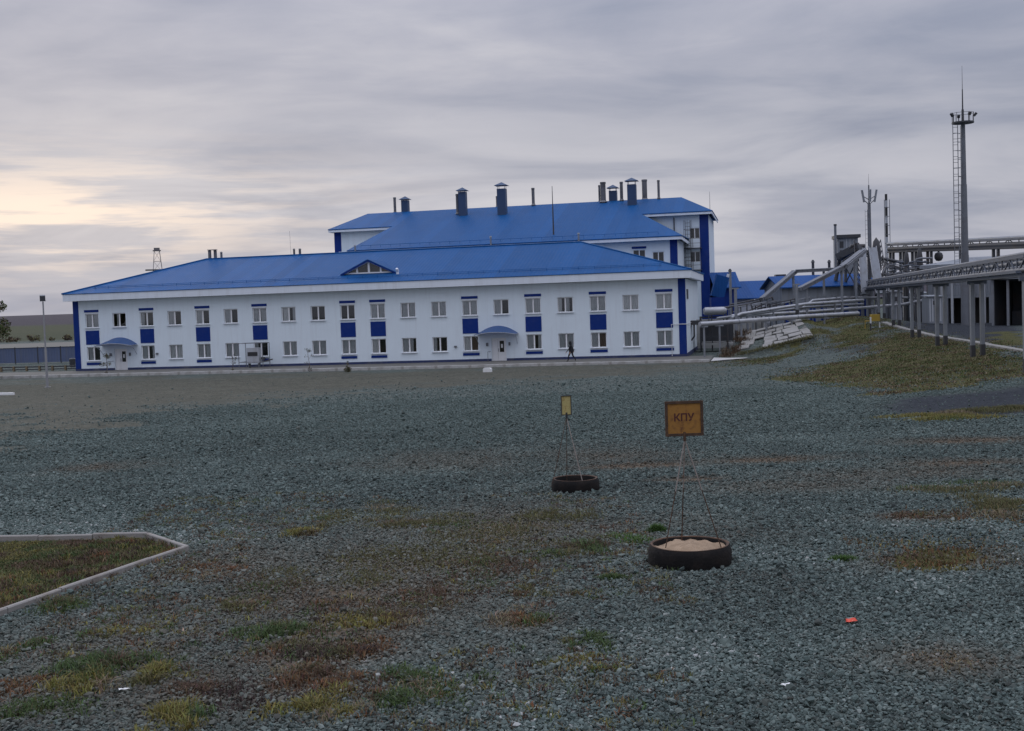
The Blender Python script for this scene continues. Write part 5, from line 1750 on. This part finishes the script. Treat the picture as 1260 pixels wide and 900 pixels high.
# inclined galleries over the grey shed
for pts, lab, w_ in (([at(938, 368, 119), at(978, 334.5, 121), at(1036, 331.5, 127)], 'upper inclined grey gallery rising from the pipes to a level run', .28),
                     ([at(984, 356, 114), at(1038, 328, 117), at(1062, 309, 128)], 'lower inclined grey gallery curving up to the rack crossing', .30)):
    g = empty('inclined_gallery', (0, 0, 0), 0, lab, 'gallery', 'inclined galleries beside the rack crossing')
    for a, b in zip(pts, pts[1:]):
        MB().obox(a, b, .8, w_).build('deck', 'steel_grey', g)
        ax = (b - a); n = max(2, int(ax.length / 1.6))
        m = MB()
        m.tube(a + Vector((0, -.55, w_ * .5 + .02)), b + Vector((0, -.55, w_ * .5 + .02)), .06, n=6)
        for k in range(n + 1): m.obox(a + ax * (k / n) + Vector((0, -.53, -w_ / 2)), a + ax * (k / n) + Vector((0, -.53, w_ / 2)), .06, .04, (0, 1, 0))
        m.build('edge_rail', 'galv', g)
    for t in (.15, .95, 1.6):
        k = int(t); p = pts[k] * (1 - t + k) + pts[k + 1] * (t - k); zg = gz(p.x, p.y)
        MB().tube((p.x, p.y, zg - .2), (p.x, p.y, p.z - w_ / 2), .13, n=10).build('leg', 'galv', g)
for px, y0, y1, Y, lab in ((906, 356, 405, 108, 'tall grey post with dark foot at the left end of the slab bank'), (981, 351, 392, 110, 'tall grey post above the top of the slab bank')):
    p = at(px, y1, Y); t_ = at(px - .5, y0, Y); zg = gz(p.x, p.y)
    po = empty('steel_post', (p.x, p.y, zg), 0, lab, 'post', 'single grey posts by the pipes')
    MB().tube((0, 0, -.2), (0, 0, t_.z - zg), .14, n=10).build('shaft', 'galv', po); MB().tube((0, 0, -.2), (0, 0, 1.4), .16, n=10).build('foot_paint', 'pipe_black', po); MB().box(-.3, .3, -.1, .1, t_.z - zg, t_.z - zg + .12).build('cap', 'galv', po)

# second, higher pipe bridge in the background
b0, b1 = at(1094, 306, 150), at(1290, 298, 118)
br = empty('pipe_bridge', (0, 0, 0), 0, 'high dark pipe bridge crossing behind the warehouse at the right', 'pipe bridge')
ax = b1 - b0; n = 9
up = Vector((0, 0, 1))
for dy in (-.7, .7):
    for dz, mt in ((.45, 'steel_grey'), (-.45, 'steel_dark')):
        MB().obox(b0 + Vector((0, dy, dz)), b1 + Vector((0, dy, dz)), .18, .2).build('chord', mt, br)
m = MB()
for k in range(n * 2):
    a, b = b0 + ax * (k / (n * 2)), b0 + ax * ((k + 1) / (n * 2))
    m.obox(a + Vector((0, -.7, -.45)), a + Vector((0, -.7, .45)), .08, .08, (0, 1, 0))
    m.obox(a + Vector((0, -.7, -.4 if k % 2 else .4)), b + Vector((0, -.7, .4 if k % 2 else -.4)), .07, .07)
m.build('bracing', 'steel_dark', br)
for dy, dz, r, mt in ((.0, -.1, .28, 'steel_dark'), (-.4, -.25, .15, 'steel_grey'), (.4, .6, .2, 'galv')):
    MB().path([b0 + Vector((0, dy, dz)), b1 + Vector((0, dy, dz))], r, 10).build('pipe', mt, br, True)
for t in (.02, .10, .19, .30, .52, .72, .9):
    p = b0 + ax * t; zg = gz(p.x, p.y)
    for dy in (-.6, .6): MB().obox((p.x, p.y + dy, zg), (p.x, p.y + dy, p.z - .5), .28, .28, (0, 1, 0)).build('leg', 'steel_dark', br)
p = at(1155, 316, 140)
vb_ = empty('round_vessel', (p.x, p.y, p.z), 0, 'small dark round vessel hung below the high pipe bridge', 'vessel')
MB().lathe([(0, -.55), (.3, -.48), (.48, -.2), (.5, .1), (.4, .4), (.12, .55), (.1, 1.0)], 16).build('body', 'steel_dark', vb_, True)
MB().tube((0, 0, .9), (0, 0, 1.3), .05).build('hanger', 'steel_dark', vb_)
# dark process pipework between the crossing and the warehouse
for k, (x0, x1, y0, y1, Y, r, mt, lab) in enumerate([
        (1083, 1150, 318, 331, 142, .24, 'steel_dark', 'thick dark pipe sloping down right behind the rack crossing'),
        (1090, 1150, 329, 333, 140, .18, 'steel_grey', 'upper grey pipe level with the warehouse eaves'),
        (1085, 1145, 338, 340, 138, .22, 'steel_dark', 'dark pipe just above the rack behind the crossing'),
        (1088, 1148, 345, 344, 139, .15, 'galv', 'pale grey pipe glimpsed behind the top of the rack'),
        (1092, 1140, 334, 326, 141, .12, 'galv', 'thin pale pipe rising to the right behind the crossing')]):
    a, b = at(x0, y0, Y), at(x1, y1, Y + 1)
    rt = empty('process_pipe', (0, 0, 0), 0, lab, 'pipe', 'process pipes behind the rack crossing')
    MB().path([a + Vector((-.4, 0, -1.0)), a, b, b + Vector((.3, 0, -1.4))], r, 10).build('pipe', mt, rt, True)
    m = MB()
    for t in np.linspace(.12, .9, 4): p = a * (1 - t) + b * t; m.tube(p - (b - a).normalized() * .06, p + (b - a).normalized() * .06, r * 1.5, n=12)
    m.build('flange', 'steel_grey', rt)
    for t in (.2, .75): p = a * (1 - t) + b * t; MB().obox((p.x, p.y, gz(p.x, p.y)), p, .16, .16, (0, 1, 0)).build('support', 'steel_grey', rt)
# dark vessels standing on the structure
for px, y0, y1, Y, r, lab in ((1079, 292, 345, 136, .5, 'dark bulbous separator just right of the crossing top'), (1132, 304, 345, 137, .35, 'dark upright column under the pipe bridge'), (1116, 308, 345, 138, .3, 'slim dark column left of the upright column')):
    p = at(px, y1, Y); p.z = gz(p.x, p.y); h_ = at(px, y0, Y).z - p.z
    rt = empty('process_column', p, 0, lab, 'column', 'dark process columns')
    MB().lathe([(r * .6, 0), (r * .6, h_ * .55), (r, h_ * .62), (r, h_ * .85), (r * .7, h_ * .95), (.0, h_)], 16).build('shell', 'steel_dark', rt, True)
    MB().lathe([(r * 1.05, h_ * .72), (r * 1.3, h_ * .72), (r * 1.3, h_ * .735), (r * 1.05, h_ * .735)], 16).build('platform', 'steel_grey', rt)

r5 = random.Random(21)
LOC = ['far left of', 'left of', 'just left of', 'beside', 'just right of', 'right of', 'far right of']
for k in range(14):
    px = 1092 + (k % 7) * 8.5; Y = 126 + r5.uniform(0, 14); y0 = r5.uniform(316, 330) if k < 7 else r5.uniform(332, 342)
    p = at(px, y0, Y); zg = gz(p.x, p.y); e = r5.uniform(.5, 1.6)
    rt = empty('riser_pipe', (p.x, p.y, zg), 0, ('tall' if k < 7 else 'short') + ' dark riser pipe ' + LOC[k % 7] + ' the tangle centre behind the rack', 'pipe', 'dark riser pipes behind the rack')
    h_ = p.z - zg
    MB().path([(0, 0, -.1), (0, 0, h_ - .35), (.12, 0, h_ - .1), (e * .5, 0, h_), (e * 1.4, .2, h_ - r5.uniform(0, .3))], r5.uniform(.05, .11), 8).build('pipe', r5.choice(['steel_dark', 'steel_grey', 'rack_steel']), rt, True)
    zv = h_ * r5.uniform(.55, .85)
    MB().tube((0, 0, zv - .16), (0, 0, zv + .16), .19, n=10).tube((0, -.15, zv), (0, -.4, zv), .03, n=6).build('valve', 'steel_grey', rt)
for k in range(6):
    x0 = 872 + k * 18; Y = 116 + k * .8
    a, b = at(x0, 381 - k * 1.4, Y), at(x0 + 34, 376 - k * 2.0, Y + 1)
    rt = empty('service_pipe', (0, 0, 0), 0, ['first', 'second', 'third', 'fourth', 'fifth', 'sixth'][k] + ' thin grey service pipe from the left above the pale pipes', 'pipe', 'thin service pipes above the pale pipes')
    MB().path([a + Vector((0, 0, -1.4)), a, b, b + Vector((.2, 0, -1.1))], .07, 8).build('pipe', ['steel_grey', 'steel_dark', 'galv'][k % 3], rt, True)
    for t in (.1, .85):
        p = a * (1 - t) + b * t; MB().obox((p.x, p.y, gz(p.x, p.y) - .1), p, .10, .10, (0, 1, 0)).build('support', 'steel_dark', rt)

# ------------------------------------------------------------------ grey warehouse with dark bays
wa, wb = at(1142, 395, 128), at(1226, 392, 122)
L_ = (wb - wa).xy.length; ang = math.atan2(wb.y - wa.y, wb.x - wa.x)
z0 = gz(wa.x, wa.y) - .2
ww = empty('warehouse', (wa.x, wa.y, z0), ang, 'grey sheet metal warehouse with pale pilasters and dark open bays', 'warehouse')
h0, h1 = at(1142, 328, 128).z - z0, at(1226, 321, 122).z - z0
DP = 9
m = MB()
bays = [(L_ * .30, L_ * .52, 0.2, 2.9), (L_ * .56, L_ * .90, .2, 2.9)]
wall_with_openings(m, 0, L_, 0, h0, bays, .3)
m.quad((0, 0, 0), (0, DP, 0), (0, DP, h0), (0, 0, h0)); m.quad((L_, 0, 0), (L_, DP, 0), (L_, DP, h0), (L_, 0, h0)); m.quad((0, DP, 0), (L_, DP, 0), (L_, DP, h0), (0, DP, h0))
m.build('wall', 'sheet_grey', ww)
MB().box(.1, L_ - .1, 2.5, 2.6, 0, h0 - .1).build('interior', 'dark_interior', ww)
m = MB(); slab(m, [(-.5, -.7, h0 + .1), (L_ + .5, -.7, h0 + .1), (L_ + .5, DP + .5, h0 + 1.0), (-.5, DP + .5, h0 + 1.0)], .35); m.build('roof', 'sheet_grey', ww)
for k in range(6):
    x = L_ * (.22 + .155 * k); MB().box(x - .13, x + .13, -.14, -.005, 0, h0).build('pilaster', 'sheet_pale', ww)
m = MB()
for x in np.arange(.15, L_, .3): m.box(x, x + .12, -.05, -.002, 3.2, h0 - .02)
m.build('sheet_rib', 'sheet_grey', ww)
# dark open-sided store to its right
sa, sb_ = at(1221, 397, 112), at(1300, 391, 108)
L2 = (sb_ - sa).xy.length; ang2 = math.atan2(sb_.y - sa.y, sb_.x - sa.x); z0 = gz(sa.x, sa.y) - .1
st = empty('open_store', (sa.x, sa.y, z0), ang2, 'dark open-fronted store with pale posts at the right edge', 'shed')
hh = at(1221, 345, 112).z - z0
MB().box(0, L2, 5, 5.2, 0, hh).box(0, .15, 0.2, 5, 0, hh).box(L2 - .15, L2, .2, 5, 0, hh).build('wall', 'steel_dark', st)
m = MB(); slab(m, [(-.4, -.5, hh + .3), (L2 + .4, -.5, hh + .3), (L2 + .4, 5.6, hh + .05), (-.4, 5.6, hh + .05)], .25); m.build('roof', 'sheet_grey', st)
for k in range(5):
    x = .1 + k * (L2 - .2) / 4; MB().obox((x, 0, 0), (x, 0, hh), .22, .22, (0, 1, 0)).build('post', 'ochre' if k == 3 else 'galv', st)
for k in range(4):
    x = .6 + k * (L2 - 1) / 4; MB().box(x, x + 1.4, 3.4, 4.6, 0, 1.4 + .3 * (k % 2)).build('stacked_panel', 'sheet_pale' if k == 3 else 'steel_dark', st)
# pale upright cabinets on the grass
for x0, x1, y0, y1, Y, lab in ((1143, 1160, 366, 393, 108, 'pale ribbed container cabinet standing before the warehouse'), (1096, 1110, 360, 378, 128, 'small pale cabin behind the rack posts')):
    a, b = at(x0, y1, Y), at(x1, y1, Y); zg = gz(a.x, a.y) - .05; h_ = at(x0, y0, Y).z - zg; w_ = (b - a).xy.length
    cb = empty('container_cabinet', (a.x, a.y, zg), math.atan2(b.y - a.y, b.x - a.x), lab, 'cabinet')
    MB().box(0, w_, 0, 1.8, .1, h_).build('body', 'sheet_grey', cb)
    m = MB()
    for x in np.arange(.06, w_ - .05, .24): m.box(x, x + .1, -.05, -.001, .25, h_ - .15)
    m.build('rib', 'sheet_pale', cb); m = MB(); slab(m, [(-.1, -.15, h_ + .12), (w_ + .1, -.15, h_ + .12), (w_ + .1, 1.9, h_ + .2), (-.1, 1.9, h_ + .2)], .1); m.build('roof', 'sheet_grey', cb)
    MB().box(w_ * .3, w_ * .7, -.06, -.051, h_ * .72, h_ * .86).build('vent', 'steel_dark', cb)
# far grey sheds seen through the posts
for x0, x1, y0, y1, Y, lab in ((1118, 1141, 362, 376, 165, 'low white building glimpsed between rack posts'), (1245, 1290, 355, 372, 150, 'low white building glimpsed at the right edge')):
    a, b = at(x0, y1, Y), at(x1, y1, Y); zg = gz(a.x, a.y) - .1; h_ = at(x0, y0, Y).z - zg; w_ = (b - a).xy.length
    cb = empty('white_building', (a.x, a.y, zg), math.atan2(b.y - a.y, b.x - a.x), lab, 'building')
    MB().box(0, w_, 0, 5, 0, h_).build('wall', 'shed_white', cb); m = MB(); slab(m, [(-.2, -.3, h_ + .12), (w_ + .2, -.3, h_ + .12), (w_ + .2, 5.3, h_ + .5), (-.2, 5.3, h_ + .5)], .12); m.build('roof', 'sheet_grey', cb); MB().box(w_ * .2, w_ * .32, -.05, .0, .8, h_ * .75).build('window', 'steel_dark', cb)

# ------------------------------------------------------------------ masts and stacks on the skyline
c = at(1188, 372, 112); c.z = gz(c.x, c.y)
H1 = at(1188.5, 152, 112).z - c.z
mt_ = empty('lighting_mast', c, 0, 'tall grey tubular mast with platform, ladder and lightning rod at the right', 'mast')
MB().tube((0, 0, -.3), (0, 0, H1 * .35), .42, .36, n=16).tube((0, 0, H1 * .35), (0, 0, H1 * .7), .34, .28, n=16).tube((0, 0, H1 * .7), (0, 0, H1), .25, .20, n=16).build('pole', 'steel_grey', mt_, True)
pf = MB().lathe([(.15, 0), (1.0, 0), (1.0, .14), (.15, .14)], 16, (0, 0, H1)).build('platform', 'steel_dark', mt_)
m = MB()
for k in range(10):
    t = 2 * math.pi * k / 10; m.tube((.98 * math.cos(t), .98 * math.sin(t), H1 + .14), (.98 * math.cos(t), .98 * math.sin(t), H1 + 1.0), .02, n=5)
m.path([(.98 * math.cos(2 * math.pi * k / 20), .98 * math.sin(2 * math.pi * k / 20), H1 + .95) for k in range(21)], .02, 5)
m.build('guard_rail', 'steel_dark', pf)
for dx, dy in ((-1.0, -.2), (1.0, -.1), (.25, -.9), (-.1, .8)):
    MB().tube((dx * .95, dy * .95, H1 + .1), (dx * .95, dy * .95, H1 + .75), .05, n=6).obox((dx * 1.0, dy, H1 + .65), (dx * 1.22, dy - .15, H1 + .92), .24, .18).build('floodlight', 'steel_dark', mt_)
H2, H3 = at(1188, 110, 112).z - c.z, at(1187.5, 81, 112).z - c.z
MB().tube((0, 0, H1), (0, 0, H1 + 1.3), .13, .11, n=10).tube((0, 0, H1 + 1.3), (0, 0, H2), .07, .05, n=8).tube((0, 0, H2), (0, 0, H3), .028, .012, n=6).build('lightning_rod', 'steel_dark', mt_)
m = MB(); zb3 = at(1180, 312, 112).z - c.z
for x in (-1.0, -.55): m.tube((x, -.1, zb3 - 3), (x, -.1, H1), .028, n=6)
for z in np.arange(zb3 - 3, H1, .55): m.tube((-1.0, -.1, z), (-.55, -.1, z), .022, n=5)
for z in np.arange(zb3, H1, 1.8): m.tube((-.55, -.1, z), (0, 0, z), .025, n=5)
ldr = m.build('ladder', 'steel_grey', mt_)
m = MB()
for z in np.arange(zb3, H1 - .3, .8): m.path([(-1.0, -.1, z), (-1.12, -.5, z), (-.78, -.8, z), (-.44, -.5, z), (-.55, -.1, z)], .02, 5)
for x, y in ((-1.12, -.5), (-.78, -.8), (-.44, -.5)): m.tube((x, y, zb3), (x, y, H1 - .3), .016, n=5)
m.build('cage', 'steel_grey', ldr)

c = at(1071, 340, 160); c.z = gz(c.x, c.y); ZZ = lambda y: at(1071, y, 160).z - c.z
an = empty('antenna_mast', c, 0, 'slim mast with three splayed antenna panels above the rack crossing', 'mast')
MB().tube((0, 0, 0), (0, 0, ZZ(250)), .30, .22, n=10).build('pole', 'steel_grey', an, True)
MB().tube((0, 0, ZZ(250)), (0, 0, ZZ(228)), .12, .09, n=8).tube((0, 0, ZZ(228)), (0, 0, ZZ(214)), .03, .015, n=5).build('lightning_rod', 'steel_grey', an)
for a_ in (3.3, 6.0, 4.6):
    dx, dy = math.cos(a_), math.sin(a_)
    m = MB(); m.tube((0, 0, ZZ(252)), (dx * .75, dy * .75, ZZ(246)), .05, n=6).tube((0, 0, ZZ(246)), (dx * .75, dy * .75, ZZ(242)), .05, n=6)
    ar = m.build('arm', 'steel_dark', an)
    MB().obox((dx * .7, dy * .7, ZZ(249)), (dx * 1.0, dy * 1.0, ZZ(234)), .26, .16, (0, 1, 0)).build('antenna_panel', 'sheet_grey', ar)
m = MB()
for x in (-.55, -.25): m.tube((x, 0, 2), (x, 0, ZZ(258)), .022, n=5)
for z in np.arange(2, ZZ(258), .6): m.tube((-.55, 0, z), (-.25, 0, z), .02, n=5)
m.build('ladder', 'steel_grey', an)

c = at(1092, 340, 158); c.z = gz(c.x, c.y); ZZ = lambda y: at(1092, y, 158).z - c.z
sk_ = empty('banded_stack', c, 0, 'thin stack with black and pale bands inside a frame', 'stack')
ys = [340, 292, 275, 266, 255, 247, 239]
for k in range(6):
    MB().tube((0, 0, ZZ(ys[k]) if k else 0), (0, 0, ZZ(ys[k + 1])), .17, n=12).build('band', 'pipe_black' if k % 2 else 'sheet_pale', sk_, True)
m = MB()
for dx, dy in ((-.34, -.3), (.34, -.3), (0, .4)): m.tube((dx, dy, 0), (dx, dy, ZZ(246)), .045, n=6)
for z in np.arange(ZZ(300), ZZ(246), 1.2):
    m.path([(-.34, -.3, z), (.34, -.3, z), (0, .4, z), (-.34, -.3, z)], .03, 5)
m.build('frame', 'steel_grey', sk_)

c = at(1031, 345, 150); c.z = gz(c.x, c.y); e = at(1056, 345, 150); w_ = e.x - c.x; ZZ = lambda y: at(1043, y, 150).z - c.z
tw = empty('grey_tower_house', c, -BA * .5, 'small grey boxy tower with dark roof edge left of the crossing', 'building')
MB().box(0, w_, 0, 3, 0, ZZ(293)).build('wall', 'sheet_grey', tw); MB().box(-.15, w_ + .3, -.3, 3.2, ZZ(293), ZZ(289)).build('roof', 'steel_dark', tw)
for z in (301, 312): MB().box(w_ * .12, w_ * .3, -.04, .02, ZZ(z + 4), ZZ(z - 4)).build('window', 'steel_dark', tw)
for x in (.45, .62, .8): MB().box(w_ * x - .04, w_ * x + .04, -.05, -.001, ZZ(325), ZZ(294)).build('pilaster', 'sheet_pale', tw)
c = at(1029, 345, 149); c.z = gz(c.x, c.y)
ps_ = empty('vent_stack', c, 0, 'plain grey pole stack at the left corner of the grey tower', 'pipe')
MB().tube((0, 0, 0), (0, 0, at(1029, 278, 149).z - c.z), .16, n=10).build('stack', 'steel_grey', ps_); MB().tube((0, 0, at(1029, 278, 149).z - c.z), (0, 0, at(1029, 276, 149).z - c.z), .2, n=10).build('cap', 'steel_dark', ps_)
for px, y0, lab in ((1000.5, 320, 'short dark vent on the flat roof left of the grey tower'), (1020.5, 320, 'dark vent box beside the grey tower foot')):
    c = at(px, 336, 138); h_ = at(px, y0, 138).z - c.z
    vv = empty('roof_vent', c, 0, lab, 'vent'); MB().tube((0, 0, -.4), (0, 0, h_ * .8), .16, n=10).build('pipe', 'steel_dark', vv); MB().tube((0, 0, h_ * .8), (0, 0, h_), .25, .1, n=10).build('cap', 'steel_dark', vv)
c = at(960, 345, 152); h_ = at(960, 338, 152).z - c.z
vv = empty('roof_vent', c, 0, 'dark vent on the ridge of the long low shed', 'vent'); MB().box(-.5, .5, -.4, .4, -.5, h_ * .7).build('box', 'steel_dark', vv); MB().box(-.65, .65, -.5, .5, h_ * .7, h_).build('cap', 'steel_dark', vv)

# ------------------------------------------------------------------ yellow gas box, marker posts, footpath kerb on the terrace
c = gp(1076, 404)
gb = empty('gas_box', c, 0, 'small yellow gas box between the far rack posts', 'box')
hs_ = at(1076, 386, c.y).z - c.z
MB().box(-.30, .40, -.3, .3, hs_ * .48, hs_ * .95).build('body', 'yellow_paint', gb)
for x in (-.3, .44): MB().tube((x, 0, -.1), (x, 0, hs_ * .4), .06, n=8).build('leg', 'post_white', gb)
MB().path([(-.38, 0, hs_ * .5), (-.8, 0, hs_ * .5), (-.8, 0, 0)], .05, 8).build('pipe', 'yellow_paint', gb)
c = gp(1071.5, 407)
mk_ = empty('marker_post', c, 0, 'short black and white marker post before the yellow gas box', 'post')
MB().tube((0, 0, -.1), (0, 0, .62), .07, n=8).build('lower', 'pipe_black', mk_); MB().tube((0, 0, .62), (0, 0, 1.15), .068, n=8).build('upper', 'post_white', mk_)
kr = empty('footpath_kerb', (0, 0, 0)); tag(kr, 'pale concrete kerb running under the pipe rack', kind='structure')
kp = [gp(1088, 398), gp(1128, 409), gp(1190, 421), gp(1262, 434), gp(1330, 447)]
for a, b in zip(kp, kp[1:]): kerb_run(kr, (a.x, a.y, 0), (b.x, b.y, 0), .5, .13, 3.0, 'slab_grey', 5)


# ------------------------------------------------------------------ the walker before the offices
def person():
    c = BO + BD * 0
    # stands on the concrete strip
    r = ray(703, 445); t = (PZ - EYE.z) / r.z; c = EYE + r * t
    root = empty('person', (c.x, c.y, PZ + .004), -BA, 'person in dark hooded jacket and trousers walking left before the offices', 'person')
    V = []; E_ = []; Rr = []

    def chain(pts, start=None):
        prev = start
        for p, r_ in pts:
            V.append(p); Rr.append(r_); i = len(V) - 1
            if prev is not None: E_.append((prev, i))
            prev = i
        return prev
    pel = chain([((0, 0, .95), (.165, .15))])
    ch_ = chain([((-.01, 0, 1.08), (.17, .16)), ((-.02, 0, 1.26), (.19, .17)), ((-.03, 0, 1.40), (.17, .14))], pel)
    nk = chain([((-.045, 0, 1.49), (.062, .06)), ((-.06, 0, 1.55), (.06, .06))], ch_)
    chain([((-.075, 0, 1.60), (.085, .075)), ((-.08, 0, 1.68), (.098, .085)), ((-.075, 0, 1.74), (.07, .065))], nk)
    hands = []
    for s, sw in ((-1, -.20), (1, .22)):
        sh = chain([((-.03, s * .17, 1.41), (.075, .075)), ((-.02 + sw * .3, s * .22, 1.26), (.062, .062)), ((sw * .7, s * .235, 1.10), (.05, .05)), ((sw * 1.05 - .05, s * .23, .96), (.042, .042)), ((sw * 1.3 - .10, s * .22, .86), (.034, .034)), ((sw * 1.4 - .12, s * .22, .80), (.042, .022))], ch_)
        hp = V[sh]
        for k, (dy, ln) in enumerate(((-.026, .062), (-.009, .074), (.009, .070), (.026, .055))):
            chain([((hp[0] - .012, hp[1] + dy, hp[2] - .035), (.010, .010)), ((hp[0] - .022, hp[1] + dy, hp[2] - .035 - ln * .55), (.009, .009)), ((hp[0] - .038, hp[1] + dy, hp[2] - .035 - ln), (.008, .008))], sh)
        chain([((hp[0] - .035, hp[1] - s * .03, hp[2] - .005), (.012, .012)), ((hp[0] - .055, hp[1] - s * .035, hp[2] - .04), (.010, .010))], sh)
    # leading leg (left of picture), trailing leg with heel up
    chain([((-.02, -.095, .88), (.10, .10)), ((-.12, -.10, .66), (.085, .085)), ((-.20, -.10, .48), (.068, .068)), ((-.24, -.10, .28), (.06, .06)), ((-.27, -.10, .10), (.048, .048)), ((-.30, -.10, .045), (.042, .045)), ((-.42, -.10, .032), (.036, .042))], pel)
    chain([((.03, .095, .88), (.10, .10)), ((.09, .10, .68), (.085, .085)), ((.13, .10, .50), (.068, .068)), ((.25, .10, .34), (.06, .06)), ((.36, .10, .19), (.048, .048)), ((.38, .10, .13), (.042, .045)), ((.31, .10, .045), (.036, .042))], pel)
    me_ = bpy.data.meshes.new('body'); me_.from_pydata(V, E_, [])
    b = link('body', me_, root)
    md = b.modifiers.new('skin', 'SKIN'); md.use_smooth_shade = True
    for sv, r_ in zip(me_.skin_vertices[0].data, Rr): sv.radius = r_; sv.use_root = False
    me_.skin_vertices[0].data[0].use_root = True
    b.modifiers.new('sub', 'SUBSURF').levels = 1; b.modifiers['sub'].render_levels = 1
    dg = bpy.context.evaluated_depsgraph_get()
    nm = bpy.data.meshes.new_from_object(b.evaluated_get(dg)); b.modifiers.clear(); b.data = nm
    nm.materials.clear()
    for k in ('jacket', 'skin', 'shoe'): nm.materials.append(MAT[k])
    for p in nm.polygons:
        z = p.center.z; ce = p.center
        p.use_smooth = True
        if z > 1.53 or (z < .84 and abs(ce.y) > .17): p.material_index = 1
        elif (z < .085 and ce.x < 0) or (ce.x > .27 and z < .2): p.material_index = 2
    # hood, open at the face
    m = MB(); n = 16
    rowsh = []
    for j in range(8):
        ph = j / 7 * math.pi * .5
        rowsh.append([(-.055 + (.125 * math.cos(ph) + .01) * math.cos(t), (.115 * math.cos(ph) + .01) * math.sin(t), 1.655 + .125 * math.sin(ph)) for t in np.linspace(-2.3, 2.3, n)])
    low = [(-.03 + .15 * math.cos(t), .15 * math.sin(t), 1.47) for t in np.linspace(-2.3, 2.3, n)]
    rr2 = [low] + rowsh
    for j in range(len(rr2) - 1):
        for k in range(n - 1): m.quad(rr2[j][k], rr2[j][k + 1], rr2[j + 1][k + 1], rr2[j + 1][k])
    h = m.build('hood', 'jacket', root, True)
    sl = h.modifiers.new('thick', 'SOLIDIFY'); sl.thickness = .015
    # jacket skirt
    MB().lathe([(.185, .80), (.19, .95), (.18, 1.10), (.165, 1.10), (.17, .80), (.185, .80)], 18, (0, 0, 0)).build('jacket_hem', 'jacket', root, True).scale = (1, .82, 1)
    # face: nose, eyes, mouth, ears
    MB().tube((-.165, 0, 1.675), (-.192, 0, 1.645), .008, .016, n=6).build('nose', 'skin', root, True)
    for s in (-1, 1): MB().box(-.172, -.155, s * .032 - .012, s * .032 + .012, 1.672, 1.684).build('eye', 'steel_dark', root)
    MB().box(-.168, -.15, -.022, .022, 1.612, 1.619).build('mouth', 'ink_red', root)


person()
